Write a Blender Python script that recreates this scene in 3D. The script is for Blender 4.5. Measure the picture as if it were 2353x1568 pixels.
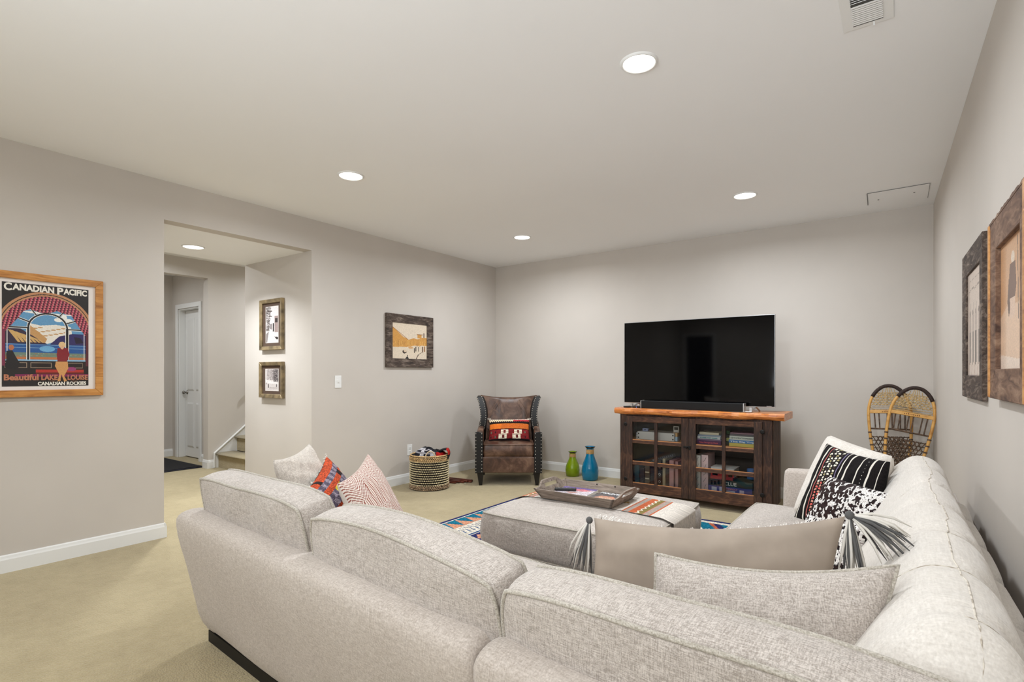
import bpy, math, random
import numpy as np
from mathutils import Vector, Matrix
from math import sin, cos, pi, radians

for o in list(bpy.data.objects):
    bpy.data.objects.remove(o)
SC = bpy.context.scene
COL = SC.collection
# ------------------------------------------------------------------ camera
CAMH = 1.19
cam = bpy.data.cameras.new('camera'); cam_o = bpy.data.objects.new('camera', cam); COL.objects.link(cam_o)
cam.sensor_width = 36; cam.lens = 36 * 1233 / 2353; cam.shift_y = (858.6 - 784) / 2353
cam.clip_start = 0.05
cam_o.location = (0, 0, CAMH); cam_o.rotation_euler = (radians(90), 0, radians(35.75))
SC.camera = cam_o
# ------------------------------------------------------------------ world, exposure, light levels
w = bpy.data.worlds.new('world'); SC.world = w; w.use_nodes = True
w.node_tree.nodes['Background'].inputs[0].default_value = (0.9, 0.95, 1, 1)
w.node_tree.nodes['Background'].inputs[1].default_value = 0.3
SC.view_settings.view_transform = 'Standard'; SC.view_settings.look = 'None'
SC.view_settings.exposure = 0.06; SC.view_settings.gamma = 1; SC.view_settings.use_curve_mapping = False
LAMP_W = 17.0          # watts of each ceiling downlight
FILL_W = 58.0        # watts of a soft fill light added behind the camera, aimed at the ceiling
fl = bpy.data.lights.new('bounce_flash', 'AREA'); fl.shape = 'RECTANGLE'; fl.size = 2.1; fl.size_y = 1.6; fl.energy = FILL_W; fl.color = (.87, .935, 1)
fl_o = bpy.data.objects.new('bounce_flash', fl); COL.objects.link(fl_o); fl.spread = radians(120); fl_o.location = (-.9, -1.8, 1.6); fl_o.rotation_euler = (radians(124), 0, 0)

H = 2.594; XL = -4.33; YB = 5.648
def XR(y): return 0.3595 - 0.0217 * y          # right wall is very slightly out of square

# ------------------------------------------------------------------ material helpers
def lin(c):
    c = c / 255.0
    return c / 12.92 if c <= .04045 else ((c + .055) / 1.055) ** 2.4
def L3(rgb): return tuple(lin(c) for c in rgb)
def rgba(rgb): return L3(rgb) + (1,)
def newmat(name):
    m = bpy.data.materials.new(name); m.use_nodes = True
    nt = m.node_tree; b = nt.nodes['Principled BSDF']
    return m, nt, b
def coords(nt, scale=(1, 1, 1), rot=(0, 0, 0), kind='Object'):
    tc = nt.nodes.new('ShaderNodeTexCoord'); mp = nt.nodes.new('ShaderNodeMapping')
    mp.inputs['Scale'].default_value = scale; mp.inputs['Rotation'].default_value = rot
    nt.links.new(tc.outputs[kind], mp.inputs[0]); return mp.outputs[0]
def noise(nt, vec, scale=1, detail=3, rough=.5, dist=0):
    n = nt.nodes.new('ShaderNodeTexNoise'); n.inputs['Scale'].default_value = scale; n.inputs['Detail'].default_value = detail
    n.inputs['Roughness'].default_value = rough; n.inputs['Distortion'].default_value = dist
    nt.links.new(vec, n.inputs['Vector']); return n.outputs[0]
def ramp(nt, fac, stops):
    r = nt.nodes.new('ShaderNodeValToRGB'); e = r.color_ramp.elements
    while len(e) < len(stops): e.new(.5)
    for i, (p, c) in enumerate(stops): e[i].position = p; e[i].color = rgba(c)
    nt.links.new(fac, r.inputs[0]); return r.outputs[0]
def math_n(nt, op, a, b):
    m = nt.nodes.new('ShaderNodeMath'); m.operation = op
    for i, q in enumerate((a, b)):
        if isinstance(q, (int, float)): m.inputs[i].default_value = q
        else: nt.links.new(q, m.inputs[i])
    return m.outputs[0]
def mixc(nt, fac, a, b, mode='MIX'):
    m = nt.nodes.new('ShaderNodeMix'); m.data_type = 'RGBA'; m.blend_type = mode
    for i, q in ((0, fac), (6, a), (7, b)):
        if isinstance(q, (int, float)): m.inputs[i].default_value = q
        elif isinstance(q, tuple): m.inputs[i].default_value = q
        else: nt.links.new(q, m.inputs[i])
    return m.outputs[2]
def bump(nt, b, h, strength, dist=.002):
    n = nt.nodes.new('ShaderNodeBump'); n.inputs['Strength'].default_value = strength; n.inputs['Distance'].default_value = dist
    nt.links.new(h, n.inputs['Height']); nt.links.new(n.outputs[0], b.inputs['Normal']); return n
MATS = {}
def plain(name, rgb, rough=.6, metal=0, spec=.5, trans=0, ior=1.45, nscale=0, namt=0, coat=0):
    if name in MATS: return MATS[name]
    m, nt, b = newmat(name)
    b.inputs['Base Color'].default_value = rgba(rgb); b.inputs['Roughness'].default_value = rough
    b.inputs['Metallic'].default_value = metal; b.inputs['Specular IOR Level'].default_value = spec
    b.inputs['Transmission Weight'].default_value = trans; b.inputs['IOR'].default_value = ior
    b.inputs['Coat Weight'].default_value = coat
    if nscale:
        v = coords(nt); n = noise(nt, v, nscale, 4)
        lo = tuple(max(0, c * (1 - namt)) for c in rgb); hi = tuple(min(255, c * (1 + namt)) for c in rgb)
        nt.links.new(ramp(nt, n, [(.3, lo), (.7, hi)]), b.inputs['Base Color'])
    MATS[name] = m; return m
def fabric(name, c1, c2, fine=300, slub=36, contrast=(.36, .64), bstr=.5, rough=.95, bd=.002, sheen=.25, wrk=0):
    """woven cloth: slubby threads along each of the object's axes"""
    m, nt, b = newmat(name)
    tc = nt.nodes.new('ShaderNodeTexCoord')
    outs = []
    for sc in ((slub, fine, fine), (fine, slub, fine), (fine, fine, slub)):
        mp = nt.nodes.new('ShaderNodeMapping'); mp.inputs['Scale'].default_value = sc
        nt.links.new(tc.outputs['Object'], mp.inputs[0]); outs.append(noise(nt, mp.outputs[0], 1, 1.5))
    s = math_n(nt, 'ADD', math_n(nt, 'ADD', outs[0], outs[1]), outs[2]); s = math_n(nt, 'DIVIDE', s, 3)
    big = noise(nt, tc.outputs['Object'], 3.5, 3)
    s2 = math_n(nt, 'ADD', s, math_n(nt, 'MULTIPLY', math_n(nt, 'SUBTRACT', big, .5), .12))
    nt.links.new(ramp(nt, s2, [(contrast[0], c1), (contrast[1], c2)]), b.inputs['Base Color'])
    b.inputs['Roughness'].default_value = rough; b.inputs['Specular IOR Level'].default_value = .15
    b.inputs['Sheen Weight'].default_value = sheen; b.inputs['Sheen Roughness'].default_value = .5
    bn = bump(nt, b, s, bstr, bd)
    if wrk:      # soft creases under the weave
        wv = noise(nt, tc.outputs['Object'], 7, 3, .5, 1.4); b2 = nt.nodes.new('ShaderNodeBump'); b2.inputs['Strength'].default_value = wrk; b2.inputs['Distance'].default_value = .03
        nt.links.new(wv, b2.inputs['Height']); nt.links.new(b2.outputs[0], bn.inputs['Normal'])
    MATS[name] = m; return m
def wood(name, c1, c2, c3, scale=(3, 40, 40), rough=.6, bstr=.3, dist=1.2, coat=0):
    m, nt, b = newmat(name)
    v = coords(nt, scale); n = noise(nt, v, 1, 6, .6, dist)
    v2 = coords(nt, (6, 6, 6)); n2 = noise(nt, v2, 1, 4, .6)
    f = math_n(nt, 'ADD', math_n(nt, 'MULTIPLY', n, .7), math_n(nt, 'MULTIPLY', n2, .3))
    nt.links.new(ramp(nt, f, [(.34, c1), (.5, c2), (.66, c3)]), b.inputs['Base Color'])
    b.inputs['Roughness'].default_value = rough; b.inputs['Coat Weight'].default_value = coat
    bump(nt, b, n, bstr, .002); MATS[name] = m; return m
def painted_mat(name, rough=.9, fine=0, spec=.2, bd=.001, coat=0):
    m, nt, b = newmat(name)
    a = nt.nodes.new('ShaderNodeAttribute'); a.attribute_name = 'paint'
    nt.links.new(a.outputs['Color'], b.inputs['Base Color']); b.inputs['Roughness'].default_value = rough
    b.inputs['Specular IOR Level'].default_value = spec; b.inputs['Coat Weight'].default_value = coat
    if fine:
        v = coords(nt, (fine, fine, fine)); bump(nt, b, noise(nt, v, 1, 2), .5, bd)
    MATS[name] = m; return m

# ------------------------------------------------------------------ object helpers
def link(o, parent=None):
    COL.objects.link(o)
    if parent is not None: o.parent = parent
    return o
def tag(o, label=None, cat=None, group=None, kind=None):
    if label: o['label'] = label
    if cat: o['category'] = cat
    if group: o['group'] = group
    if kind: o['kind'] = kind
    return o
def thing(name, loc, label, cat, rz=0, group=None):
    o = bpy.data.objects.new(name, None); o.empty_display_size = .05
    o.location = loc; o.rotation_euler = (0, 0, rz); link(o); return tag(o, label, cat, group)
def copy_tree(o, parent=None):
    c = o.copy(); link(c); c.parent = parent
    for ch in [q for q in bpy.data.objects if q.parent == o]: copy_tree(ch, c)
    return c
class MB:
    def __init__(s): s.v = []; s.f = []; s.m = []
    def add(s, vs, fs, mi=0):
        n = len(s.v); s.v += [tuple(q) for q in vs]; s.f += [tuple(i + n for i in f) for f in fs]; s.m += [mi] * len(fs); return s
    def box(s, x0, x1, y0, y1, z0, z1, mi=0, M=None):
        vs = [(x, y, z) for x in (x0, x1) for y in (y0, y1) for z in (z0, z1)]
        if M is not None: vs = [tuple(M @ Vector(q)) for q in vs]
        return s.add(vs, [(0, 1, 3, 2), (4, 6, 7, 5), (0, 4, 5, 1), (2, 3, 7, 6), (0, 2, 6, 4), (1, 5, 7, 3)], mi)
    def hexa(s, a, b, mi=0):      # two quads (lists of 4 points) joined
        return s.add(list(a) + list(b), [(3, 2, 1, 0), (4, 5, 6, 7), (0, 1, 5, 4), (1, 2, 6, 5), (2, 3, 7, 6), (3, 0, 4, 7)], mi)
    def tube(s, pts, r, n=8, closed=False, mi=0, cap=True):
        P = [Vector(p) for p in pts]; N = len(P); vs = []; fs = []
        rr = r if isinstance(r, (list, tuple)) else [r] * N
        up = Vector((0, 0, 1)); prev = None
        for i in range(N):
            a = P[(i - 1) % N] if (closed or i > 0) else P[i]; b = P[(i + 1) % N] if (closed or i < N - 1) else P[i]
            t = (b - a); t = t.normalized() if t.length > 1e-9 else Vector((1, 0, 0))
            if prev is None:
                q = up if abs(t.dot(up)) < .9 else Vector((1, 0, 0)); x = t.cross(q).normalized()
            else:
                x = (prev - t * prev.dot(t)); x = x.normalized() if x.length > 1e-6 else t.cross(up).normalized()
            prev = x; y = t.cross(x)
            for k in range(n):
                an = 2 * pi * k / n; vs.append(tuple(P[i] + (x * cos(an) + y * sin(an)) * rr[i]))
        M = N if closed else N - 1
        for i in range(M):
            j = (i + 1) % N
            for k in range(n):
                l = (k + 1) % n; fs.append((i * n + k, i * n + l, j * n + l, j * n + k))
        if not closed and cap:
            fs.append(tuple(range(n - 1, -1, -1))); fs.append(tuple((N - 1) * n + k for k in range(n)))
        return s.add(vs, fs, mi)
    def lathe(s, prof, n=32, c=(0, 0, 0), mi=0, closed=False):
        vs = []; fs = []; N = len(prof)
        for (r, z) in prof:
            for k in range(n):
                a = 2 * pi * k / n; vs.append((c[0] + r * cos(a), c[1] + r * sin(a), c[2] + z))
        for i in range(N if closed else N - 1):
            j = (i + 1) % N
            for k in range(n):
                l = (k + 1) % n; fs.append((i * n + k, i * n + l, j * n + l, j * n + k))
        return s.add(vs, fs, mi)
    def loft(s, rings, closed_ring=True, caps=True, mi=0):
        n = len(rings[0]); vs = [p for r in rings for p in r]; fs = []
        for i in range(len(rings) - 1):
            for k in range(n if closed_ring else n - 1):
                l = (k + 1) % n; fs.append((i * n + k, i * n + l, (i + 1) * n + l, (i + 1) * n + k))
        if caps:
            fs.append(tuple(range(n - 1, -1, -1))); b = (len(rings) - 1) * n; fs.append(tuple(b + k for k in range(n)))
        return s.add(vs, fs, mi)
    def sphere(s, c, r, n=6, m=4, mi=0, sc=(1, 1, 1)):
        vs = []; fs = []
        for i in range(m + 1):
            t = pi * i / m
            for k in range(n):
                a = 2 * pi * k / n; vs.append((c[0] + r * sc[0] * sin(t) * cos(a), c[1] + r * sc[1] * sin(t) * sin(a), c[2] + r * sc[2] * cos(t)))
        for i in range(m):
            for k in range(n):
                l = (k + 1) % n; fs.append((i * n + k, i * n + l, (i + 1) * n + l, (i + 1) * n + k)[::-1])
        return s.add(vs, fs, mi)
    def build(s, name, mat, parent=None, smooth=False, bevel=0, seg=2, loc=None, rot=None, kind=None, subsurf=0):
        me = bpy.data.meshes.new(name); me.from_pydata(s.v, [], s.f)
        for q in (mat if isinstance(mat, (list, tuple)) else [mat]): me.materials.append(q)
        if isinstance(mat, (list, tuple)): me.polygons.foreach_set('material_index', s.m)
        me.validate()
        import bmesh
        bm = bmesh.new(); bm.from_mesh(me); bmesh.ops.recalc_face_normals(bm, faces=bm.faces); bm.to_mesh(me); bm.free()
        if smooth: me.polygons.foreach_set('use_smooth', [True] * len(me.polygons))
        me.update()
        o = bpy.data.objects.new(name, me); link(o, parent)
        if loc is not None: o.location = loc
        if rot is not None: o.rotation_euler = rot
        if bevel:
            b = o.modifiers.new('bevel', 'BEVEL'); b.width = bevel; b.segments = seg; b.limit_method = 'ANGLE'; b.angle_limit = radians(40)
            if seg > 1: me.polygons.foreach_set('use_smooth', [True] * len(me.polygons)); wn = o.modifiers.new('wn', 'WEIGHTED_NORMAL')
        if subsurf:
            q = o.modifiers.new('sub', 'SUBSURF'); q.levels = subsurf; q.render_levels = subsurf
        if kind: o['kind'] = kind
        return o
def box_obj(name, x0, x1, y0, y1, z0, z1, mat, parent=None, bevel=0, seg=2, kind=None):
    """box with its origin at its own centre"""
    c = ((x0 + x1) / 2, (y0 + y1) / 2, (z0 + z1) / 2)
    return MB().box(x0 - c[0], x1 - c[0], y0 - c[1], y1 - c[1], z0 - c[2], z1 - c[2]).build(name, mat, parent, bevel=bevel, seg=seg, loc=c, kind=kind)
def text_obj(name, body, size, mat, parent, M, width=None, bold=0.0, depth=.0006, align='LEFT', xs=None):
    """lettering as thin real geometry; M places it (x right, y up of the text)"""
    cu = bpy.data.curves.new(name, 'FONT'); cu.body = body; cu.size = size; cu.extrude = depth; cu.offset = bold; cu.align_x = align
    cu.resolution_u = 3
    t = bpy.data.objects.new(name, cu); COL.objects.link(t)
    bpy.context.view_layer.update()
    dg = bpy.context.evaluated_depsgraph_get(); me = bpy.data.meshes.new_from_object(t.evaluated_get(dg))
    bpy.data.objects.remove(t); bpy.data.curves.remove(cu)
    if width:
        xx = [v.co.x for v in me.vertices]; a, b = min(xx), max(xx)
        for v in me.vertices: v.co.x = (v.co.x - a) * width / (b - a)
    me.materials.clear(); me.materials.append(mat)
    o = bpy.data.objects.new(name, me); link(o, parent); o.matrix_local = M
    return o
def frameM(origin, xdir, ydir):
    x = Vector(xdir).normalized(); y = Vector(ydir).normalized(); z = x.cross(y)
    M = Matrix(((x[0], y[0], z[0], origin[0]), (x[1], y[1], z[1], origin[1]), (x[2], y[2], z[2], origin[2]), (0, 0, 0, 1)))
    return M
class Canvas:
    """flat print rasterised onto the faces of a mesh grid; x right, y up, both 0..1"""
    def __init__(s, w, h, bg):
        s.w = w; s.h = h; s.a = np.zeros((h, w, 3)); s.a[:] = bg
        s.Y, s.X = np.mgrid[0:h, 0:w]; s.X = (s.X + .5) / w; s.Y = (s.Y + .5) / h
    def put(s, m, c): s.a[m] = c; return s
    def rect(s, x0, x1, y0, y1, c): return s.put((s.X >= x0) & (s.X < x1) & (s.Y >= y0) & (s.Y < y1), c)
    def ell(s, cx, cy, rx, ry, c): return s.put(((s.X - cx) / rx) ** 2 + ((s.Y - cy) / ry) ** 2 < 1, c)
    def polym(s, pts):
        m = np.zeros(s.X.shape, bool); n = len(pts)
        for i in range(n):
            x0, y0 = pts[i]; x1, y1 = pts[(i + 1) % n]
            if y0 == y1: continue
            c = ((y0 > s.Y) != (y1 > s.Y)) & (s.X < (x1 - x0) * (s.Y - y0) / (y1 - y0) + x0); m ^= c
        return m
    def poly(s, pts, c): return s.put(s.polym(pts), c)
    def line(s, x0, y0, x1, y1, t, c):
        dx, dy = x1 - x0, y1 - y0; L = math.hypot(dx, dy) or 1e-9; nx, ny = -dy / L * t / 2, dx / L * t / 2
        return s.poly([(x0 + nx, y0 + ny), (x1 + nx, y1 + ny), (x1 - nx, y1 - ny), (x0 - nx, y0 - ny)], c)
    def grain(s, amt, seed=0):
        r = np.random.RandomState(seed); s.a *= 1 + amt * (r.rand(s.h, s.w, 1) - .5) * 2; return s
def paint_attr(me, cols):
    at = me.attributes.new('paint', 'FLOAT_COLOR', 'FACE'); c = np.clip(cols, 0, 255) / 255.0
    c = np.where(c <= .04045, c / 12.92, ((c + .055) / 1.055) ** 2.4)
    at.data.foreach_set('color', np.concatenate([c, np.ones((len(c), 1))], 1).astype(np.float32).ravel())
def grid_faces(nx, ny, off=0, flip=False):
    i, j = np.meshgrid(np.arange(nx), np.arange(ny)); a = (j * (nx + 1) + i + off).ravel()
    f = np.stack([a, a + 1, a + nx + 2, a + nx + 1], 1)
    return f[:, ::-1] if flip else f
def mesh_np(name, V, F, mat, parent=None, cols=None, smooth=True, mi=None):
    me = bpy.data.meshes.new(name); me.vertices.add(len(V)); me.vertices.foreach_set('co', np.asarray(V, np.float32).ravel())
    F = np.asarray(F); me.loops.add(F.size); me.loops.foreach_set('vertex_index', F.ravel().astype(np.int32))
    me.polygons.add(len(F)); me.polygons.foreach_set('loop_start', (np.arange(len(F)) * 4).astype(np.int32))
    try: me.polygons.foreach_set('loop_total', np.full(len(F), 4, np.int32))
    except Exception: pass
    me.update(calc_edges=True)
    me.polygons.foreach_set('use_smooth', np.full(len(F), smooth))
    for q in (mat if isinstance(mat, (list, tuple)) else [mat]): me.materials.append(q)
    if mi is not None: me.polygons.foreach_set('material_index', mi)
    if cols is not None: paint_attr(me, cols)
    me.validate()
    o = bpy.data.objects.new(name, me); link(o, parent); return o
def panel(name, cv, fn, mat, parent=None, smooth=False):
    """painted sheet: fn maps arrays (u,v) in 0..1 to xyz"""
    U, V = np.meshgrid(np.linspace(0, 1, cv.w + 1), np.linspace(0, 1, cv.h + 1))
    P = np.stack(fn(U.ravel(), V.ravel()), 1)
    return mesh_np(name, P, grid_faces(cv.w, cv.h), mat, parent, cv.a.reshape(-1, 3), smooth)
def swave(X, Y, seed, f=6, n=5):
    r = np.random.RandomState(seed); z = np.zeros_like(X)
    for k in range(n):
        a = r.rand() * 2 * pi; q = f * (.6 + r.rand() * 1.4); z += np.sin((X * cos(a) + Y * sin(a)) * q + r.rand() * 6.28)
    return z / n
def pillow(name, corners, thick, mats, label, cat='pillow', cv=None, cv_back=None, back=(200, 195, 185), c=.09, n=(48, 36), seed=0, wr=.004, sag=0, group=None, full=.42, welt=None, wr_f=14):
    """throw pillow spanning four corners (as seen from its front: TL, TR, BR, BL)"""
    TL, TR, BR, BL = [Vector(q) for q in corners]; O = (TL + TR + BR + BL) / 4
    X = ((TR - TL) + (BR - BL)).normalized(); Z = ((TL - BL) + (TR - BR)); Z = (Z - X * Z.dot(X)).normalized(); Y = Z.cross(X)
    R = Matrix((X, Y, Z)).transposed(); Ri = R.transposed()
    lc = [Ri @ (q - O) for q in (TL, TR, BR, BL)]
    nx, ny = (cv.w, cv.h) if cv is not None else n
    U, V = np.meshgrid(np.linspace(-1, 1, nx + 1), np.linspace(-1, 1, ny + 1))
    def surf(side):
        U2 = U * (1 - c * (1 - V ** 2) ** 1.0); V2 = V * (1 - c * (1 - U ** 2))
        V2 = V2 - sag * (1 - U ** 2) * (V + 1) / 2
        a = (1 - U2) / 2; b = (1 + U2) / 2; d = (1 - V2) / 2; e = (1 + V2) / 2
        P = [lc[0][i] * a * e + lc[1][i] * b * e + lc[2][i] * b * d + lc[3][i] * a * d for i in range(3)]
        T = thick / 2 * (np.clip((1 - U ** 2) * (1 - V ** 2), 0, 1)) ** full
        edge = np.clip((1 - U ** 2) * (1 - V ** 2) * 6, 0, 1)
        w_ = swave(U * 1.3, V, seed + (1 if side > 0 else 7), wr_f) * wr * edge
        P[1] = P[1] + side * (T + w_); return np.stack([q.ravel() for q in P], 1)
    Fv = surf(-1); Bv = surf(1); off = len(Fv)
    F = np.concatenate([grid_faces(nx, ny), grid_faces(nx, ny, off, True)])
    nf = nx * ny; cols = None; mi = None; ms = mats
    if cv is not None:
        bk = cv_back.a.reshape(-1, 3) if cv_back is not None else np.tile(np.array(back, float), (nf, 1))
        cols = np.concatenate([cv.a.reshape(-1, 3), bk])
    elif isinstance(mats, (list, tuple)):
        mi = np.concatenate([np.zeros(nf), np.ones(nf)]).astype(np.int32)
    t = thing(name, O, label, cat, group=group); t.rotation_euler = R.to_euler()
    o = mesh_np('cover', np.concatenate([Fv, Bv]), F, ms, t, cols, True, mi)
    me = o.data
    if welt:
        idx = [j * (nx + 1) for j in range(ny + 1)] + [ny * (nx + 1) + i for i in range(1, nx + 1)] + [j * (nx + 1) + nx for j in range(ny - 1, -1, -1)] + [i for i in range(nx - 1, 0, -1)]
        MB().tube([Fv[i] for i in idx[::2]], welt[1], 6, closed=True).build('piping', welt[0], t, smooth=True)
    return t, R, Ri, O
def cushion(name, wd, ht, th, bulge, mat, parent, loc, rot=(0, 0, 0), seed=0, welt=None, n=(40, 20), wob=.006, rnd=.10, boxb=.012, flat=False, bulgeb=None, crown=0):
    """boxed cushion with piping; local x width, z height from 0, y thickness"""
    nx, ny = n; bulgeb = bulge * .5 if bulgeb is None else bulgeb
    U, V = np.meshgrid(np.linspace(-1, 1, nx + 1), np.linspace(-1, 1, ny + 1))
    def outline(U, V): return U * np.sqrt(1 - rnd * V ** 4), V * np.sqrt(1 - rnd * 1.2 * U ** 6)
    def face(side, b):
        x, z = outline(U, V); X = x * wd / 2; Z = (z + 1) * ht / 2
        ed = 1 - np.maximum(np.abs(U) ** 8, np.abs(V) ** 8)
        y = side * (th / 2 + b * ((1 - U ** 2) * (1 - V ** 2)) ** .45) + swave(X, Z, seed + 3 * int(side), 13, 6) * wob * (.35 + ed) 
        Z = Z + swave(X, Z * .3, seed + 11, 9) * wob * .9
        X = X + swave(X * .3, Z, seed + 12, 9) * wob * .5
        Z = Z + crown * (1 - U ** 2) * np.clip(V, 0, 1)
        return np.stack([X.ravel(), y.ravel(), Z.ravel()], 1)
    Fr = face(-1, bulge); Bk = face(1, bulgeb); off = len(Fr)
    idx = [i for i in range(nx + 1)] + [j * (nx + 1) + nx for j in range(1, ny + 1)] + [ny * (nx + 1) + i for i in range(nx - 1, -1, -1)] + [j * (nx + 1) for j in range(ny - 1, 0, -1)]
    V_ = [Fr, Bk]; F = [grid_faces(nx, ny), grid_faces(nx, ny, off, True)]
    a = Fr[idx]; b = Bk[idx]; K = 5; rings = []
    cen = np.array([0, 0, ht / 2]); d = a - cen; d[:, 1] = 0; d /= np.linalg.norm(d, axis=1)[:, None]
    base = 2 * off; m = len(idx)
    pr = swave(a[:, 0] * 1.0, a[:, 2], seed + 31, 22, 6)[:, None]
    for k in range(1, K):
        t = k / K; V_.append(a * (1 - t) + b * t + d * (boxb * sin(pi * t) * (1 + .9 * pr)))
    ring = [np.array(idx)] + [base + (k - 1) * m + np.arange(m) for k in range(1, K)] + [off + np.array(idx)]
    for k in range(K):
        r0 = ring[k]; r1 = ring[k + 1]; F.append(np.stack([r0, r1, np.roll(r1, -1), np.roll(r0, -1)], 1))
    o = mesh_np(name, np.concatenate(V_), np.concatenate(F), mat, parent)
    o.location = loc; o.rotation_euler = rot
    if welt:
        for q in (a, b):
            MB().tube([tuple(p) for p in q], welt[1], 6, closed=True).build('piping', welt[0], o, smooth=True)
    return o
def chaikin(p, n=2):
    for _ in range(n):
        q = []
        for i in range(len(p)):
            a = p[i]; b = p[(i + 1) % len(p)]
            q += [tuple(a[k] * .75 + b[k] * .25 for k in range(len(a))), tuple(a[k] * .25 + b[k] * .75 for k in range(len(a)))]
        p = q
    return p
def extr(prof, a0, a1, axis=0, rnd=.02, nseg=10, wob=0, seed=0):
    """rounded-end extrusion of a closed 2D profile along x (axis 0) or y (axis 1)"""
    cx = sum(p[0] for p in prof) / len(prof); cz = sum(p[1] for p in prof) / len(prof)
    mb = MB(); rings = []
    st = [(a0, rnd), (a0 + rnd * .12, rnd * .55), (a0 + rnd * .45, rnd * .17), (a0 + rnd, 0)] + [(a0 + rnd + (a1 - a0 - 2 * rnd) * i / nseg, 0) for i in range(1, nseg)] + [(a1 - rnd, 0), (a1 - rnd * .45, rnd * .17), (a1 - rnd * .12, rnd * .55), (a1, rnd)]
    rr = random.Random(seed)
    for (x, sh) in st:
        r = []
        for (p, q) in prof:
            dx, dz = p - cx, q - cz; L = math.hypot(dx, dz) or 1; k = max(0, (L - sh)) / L
            pp, qq = cx + dx * k, cz + dz * k
            if wob: pp += wob * sin(x * 9 + seed + q * 5); qq += wob * sin(x * 7 + 2 * seed + p * 9)
            r.append((x, pp, qq) if axis == 0 else (pp, x, qq))
        rings.append(r)
    return mb.loft(rings)

# ================================================================== MATERIALS
def paint_wall(name, rgb, amt=.015):
    m, nt, b = newmat(name); v = coords(nt, (1, 1, 1))
    n = noise(nt, v, 90, 3); big = noise(nt, v, 1.2, 3)
    lo = tuple(c * (1 - amt) for c in rgb); hi = tuple(min(255, c * (1 + amt)) for c in rgb)
    nt.links.new(ramp(nt, big, [(.35, lo), (.65, hi)]), b.inputs['Base Color']); b.inputs['Roughness'].default_value = .75
    b.inputs['Specular IOR Level'].default_value = .25
    bump(nt, b, n, .12, .001); MATS[name] = m; return m
WALL = paint_wall('wall_paint', (204, 197, 189))
CEIL = paint_wall('ceiling_paint', (248, 248, 248), .003)
TRIM = plain('white_trim', (232, 232, 230), .35)
def carpet_mat():
    m, nt, b = newmat('carpet'); v = coords(nt)
    vo = nt.nodes.new('ShaderNodeTexVoronoi'); vo.inputs['Scale'].default_value = 85; nt.links.new(coords(nt, (1, 1.7, 1), (0, 0, .3)), vo.inputs['Vector'])
    n = noise(nt, v, 220, 2); big = noise(nt, v, 1.6, 4, .6); mid = noise(nt, v, 14, 4, .6)
    f = math_n(nt, 'ADD', math_n(nt, 'MULTIPLY', n, .35), math_n(nt, 'MULTIPLY', big, .4)); f = math_n(nt, 'ADD', f, math_n(nt, 'MULTIPLY', mid, .25))
    c = ramp(nt, f, [(.38, (164, 149, 116)), (.62, (188, 173, 138))])
    dk = math_n(nt, 'MULTIPLY', vo.outputs['Distance'], 1.0)
    c2 = mixc(nt, ramp(nt, dk, [(.25, (0, 0, 0)), (.75, (90, 90, 90))]), c, rgba((146, 132, 104)))
    nt.links.new(c2, b.inputs['Base Color']); b.inputs['Roughness'].default_value = 1; b.inputs['Specular IOR Level'].default_value = .05
    b.inputs['Sheen Weight'].default_value = .2
    h = math_n(nt, 'SUBTRACT', n, math_n(nt, 'MULTIPLY', vo.outputs['Distance'], 1.2)); bump(nt, b, h, .7, .004); return m
CARPET = carpet_mat()
SOFA = fabric('sofa_chenille', (160, 150, 141), (209, 200, 192), fine=400, slub=45, contrast=(.40, .60), bstr=.6, bd=.003, wrk=.35)
SOFAF = fabric('sofa_frame_chenille', (174, 162, 151), (212, 202, 193), fine=260, slub=60, contrast=(.36, .64), bstr=.45, bd=.002)
WELT = fabric('piping_cloth', (150, 142, 128), (208, 201, 190), fine=330, slub=200, bstr=.6)
THROW = fabric('throw_cloth', (206, 199, 190), (232, 226, 218), fine=240, slub=22, contrast=(.34, .66), bstr=.5, bd=.003, wrk=.35)
BLACK = plain('black_plastic', (16, 16, 17), .35); BLACKM = plain('black_metal', (22, 21, 20), .5, .3)
CHROME = plain('brushed_nickel', (150, 147, 142), .3, 1)
DARKV = plain('dark_void', (12, 11, 10), .9)

# ================================================================== SETTING
def st(o): o['kind'] = 'structure'; return o
T = .12
st(MB().box(-9.2, .75, -3.2, 6.0, -.1, 0).build('floor', CARPET))
st(MB().box(XL, .75, -3.2, 5.9, H, H + .1).build('ceiling', CEIL))
# left wall with the hall opening
mb = MB()
mb.box(XL - T, XL, -3.2, 1.687, 0, H + .1); mb.box(XL - T, XL, 2.895, YB + .12, 0, H + .1); mb.box(XL - T, XL, 1.687, 2.895, 2.31, H + .1)
st(mb.build('wall_left', WALL))
st(MB().box(XL - T, .75, YB, YB + .12, 0, H + .1).build('wall_back', WALL))
y0, y1 = -3.2, YB + .12
st(MB().hexa([(XR(y0), y0, 0), (.75, y0, 0), (.75, y1, 0), (XR(y1), y1, 0)], [(XR(y0), y0, H + .1), (.75, y0, H + .1), (.75, y1, H + .1), (XR(y1), y1, H + .1)]).build('wall_right', WALL))
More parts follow.
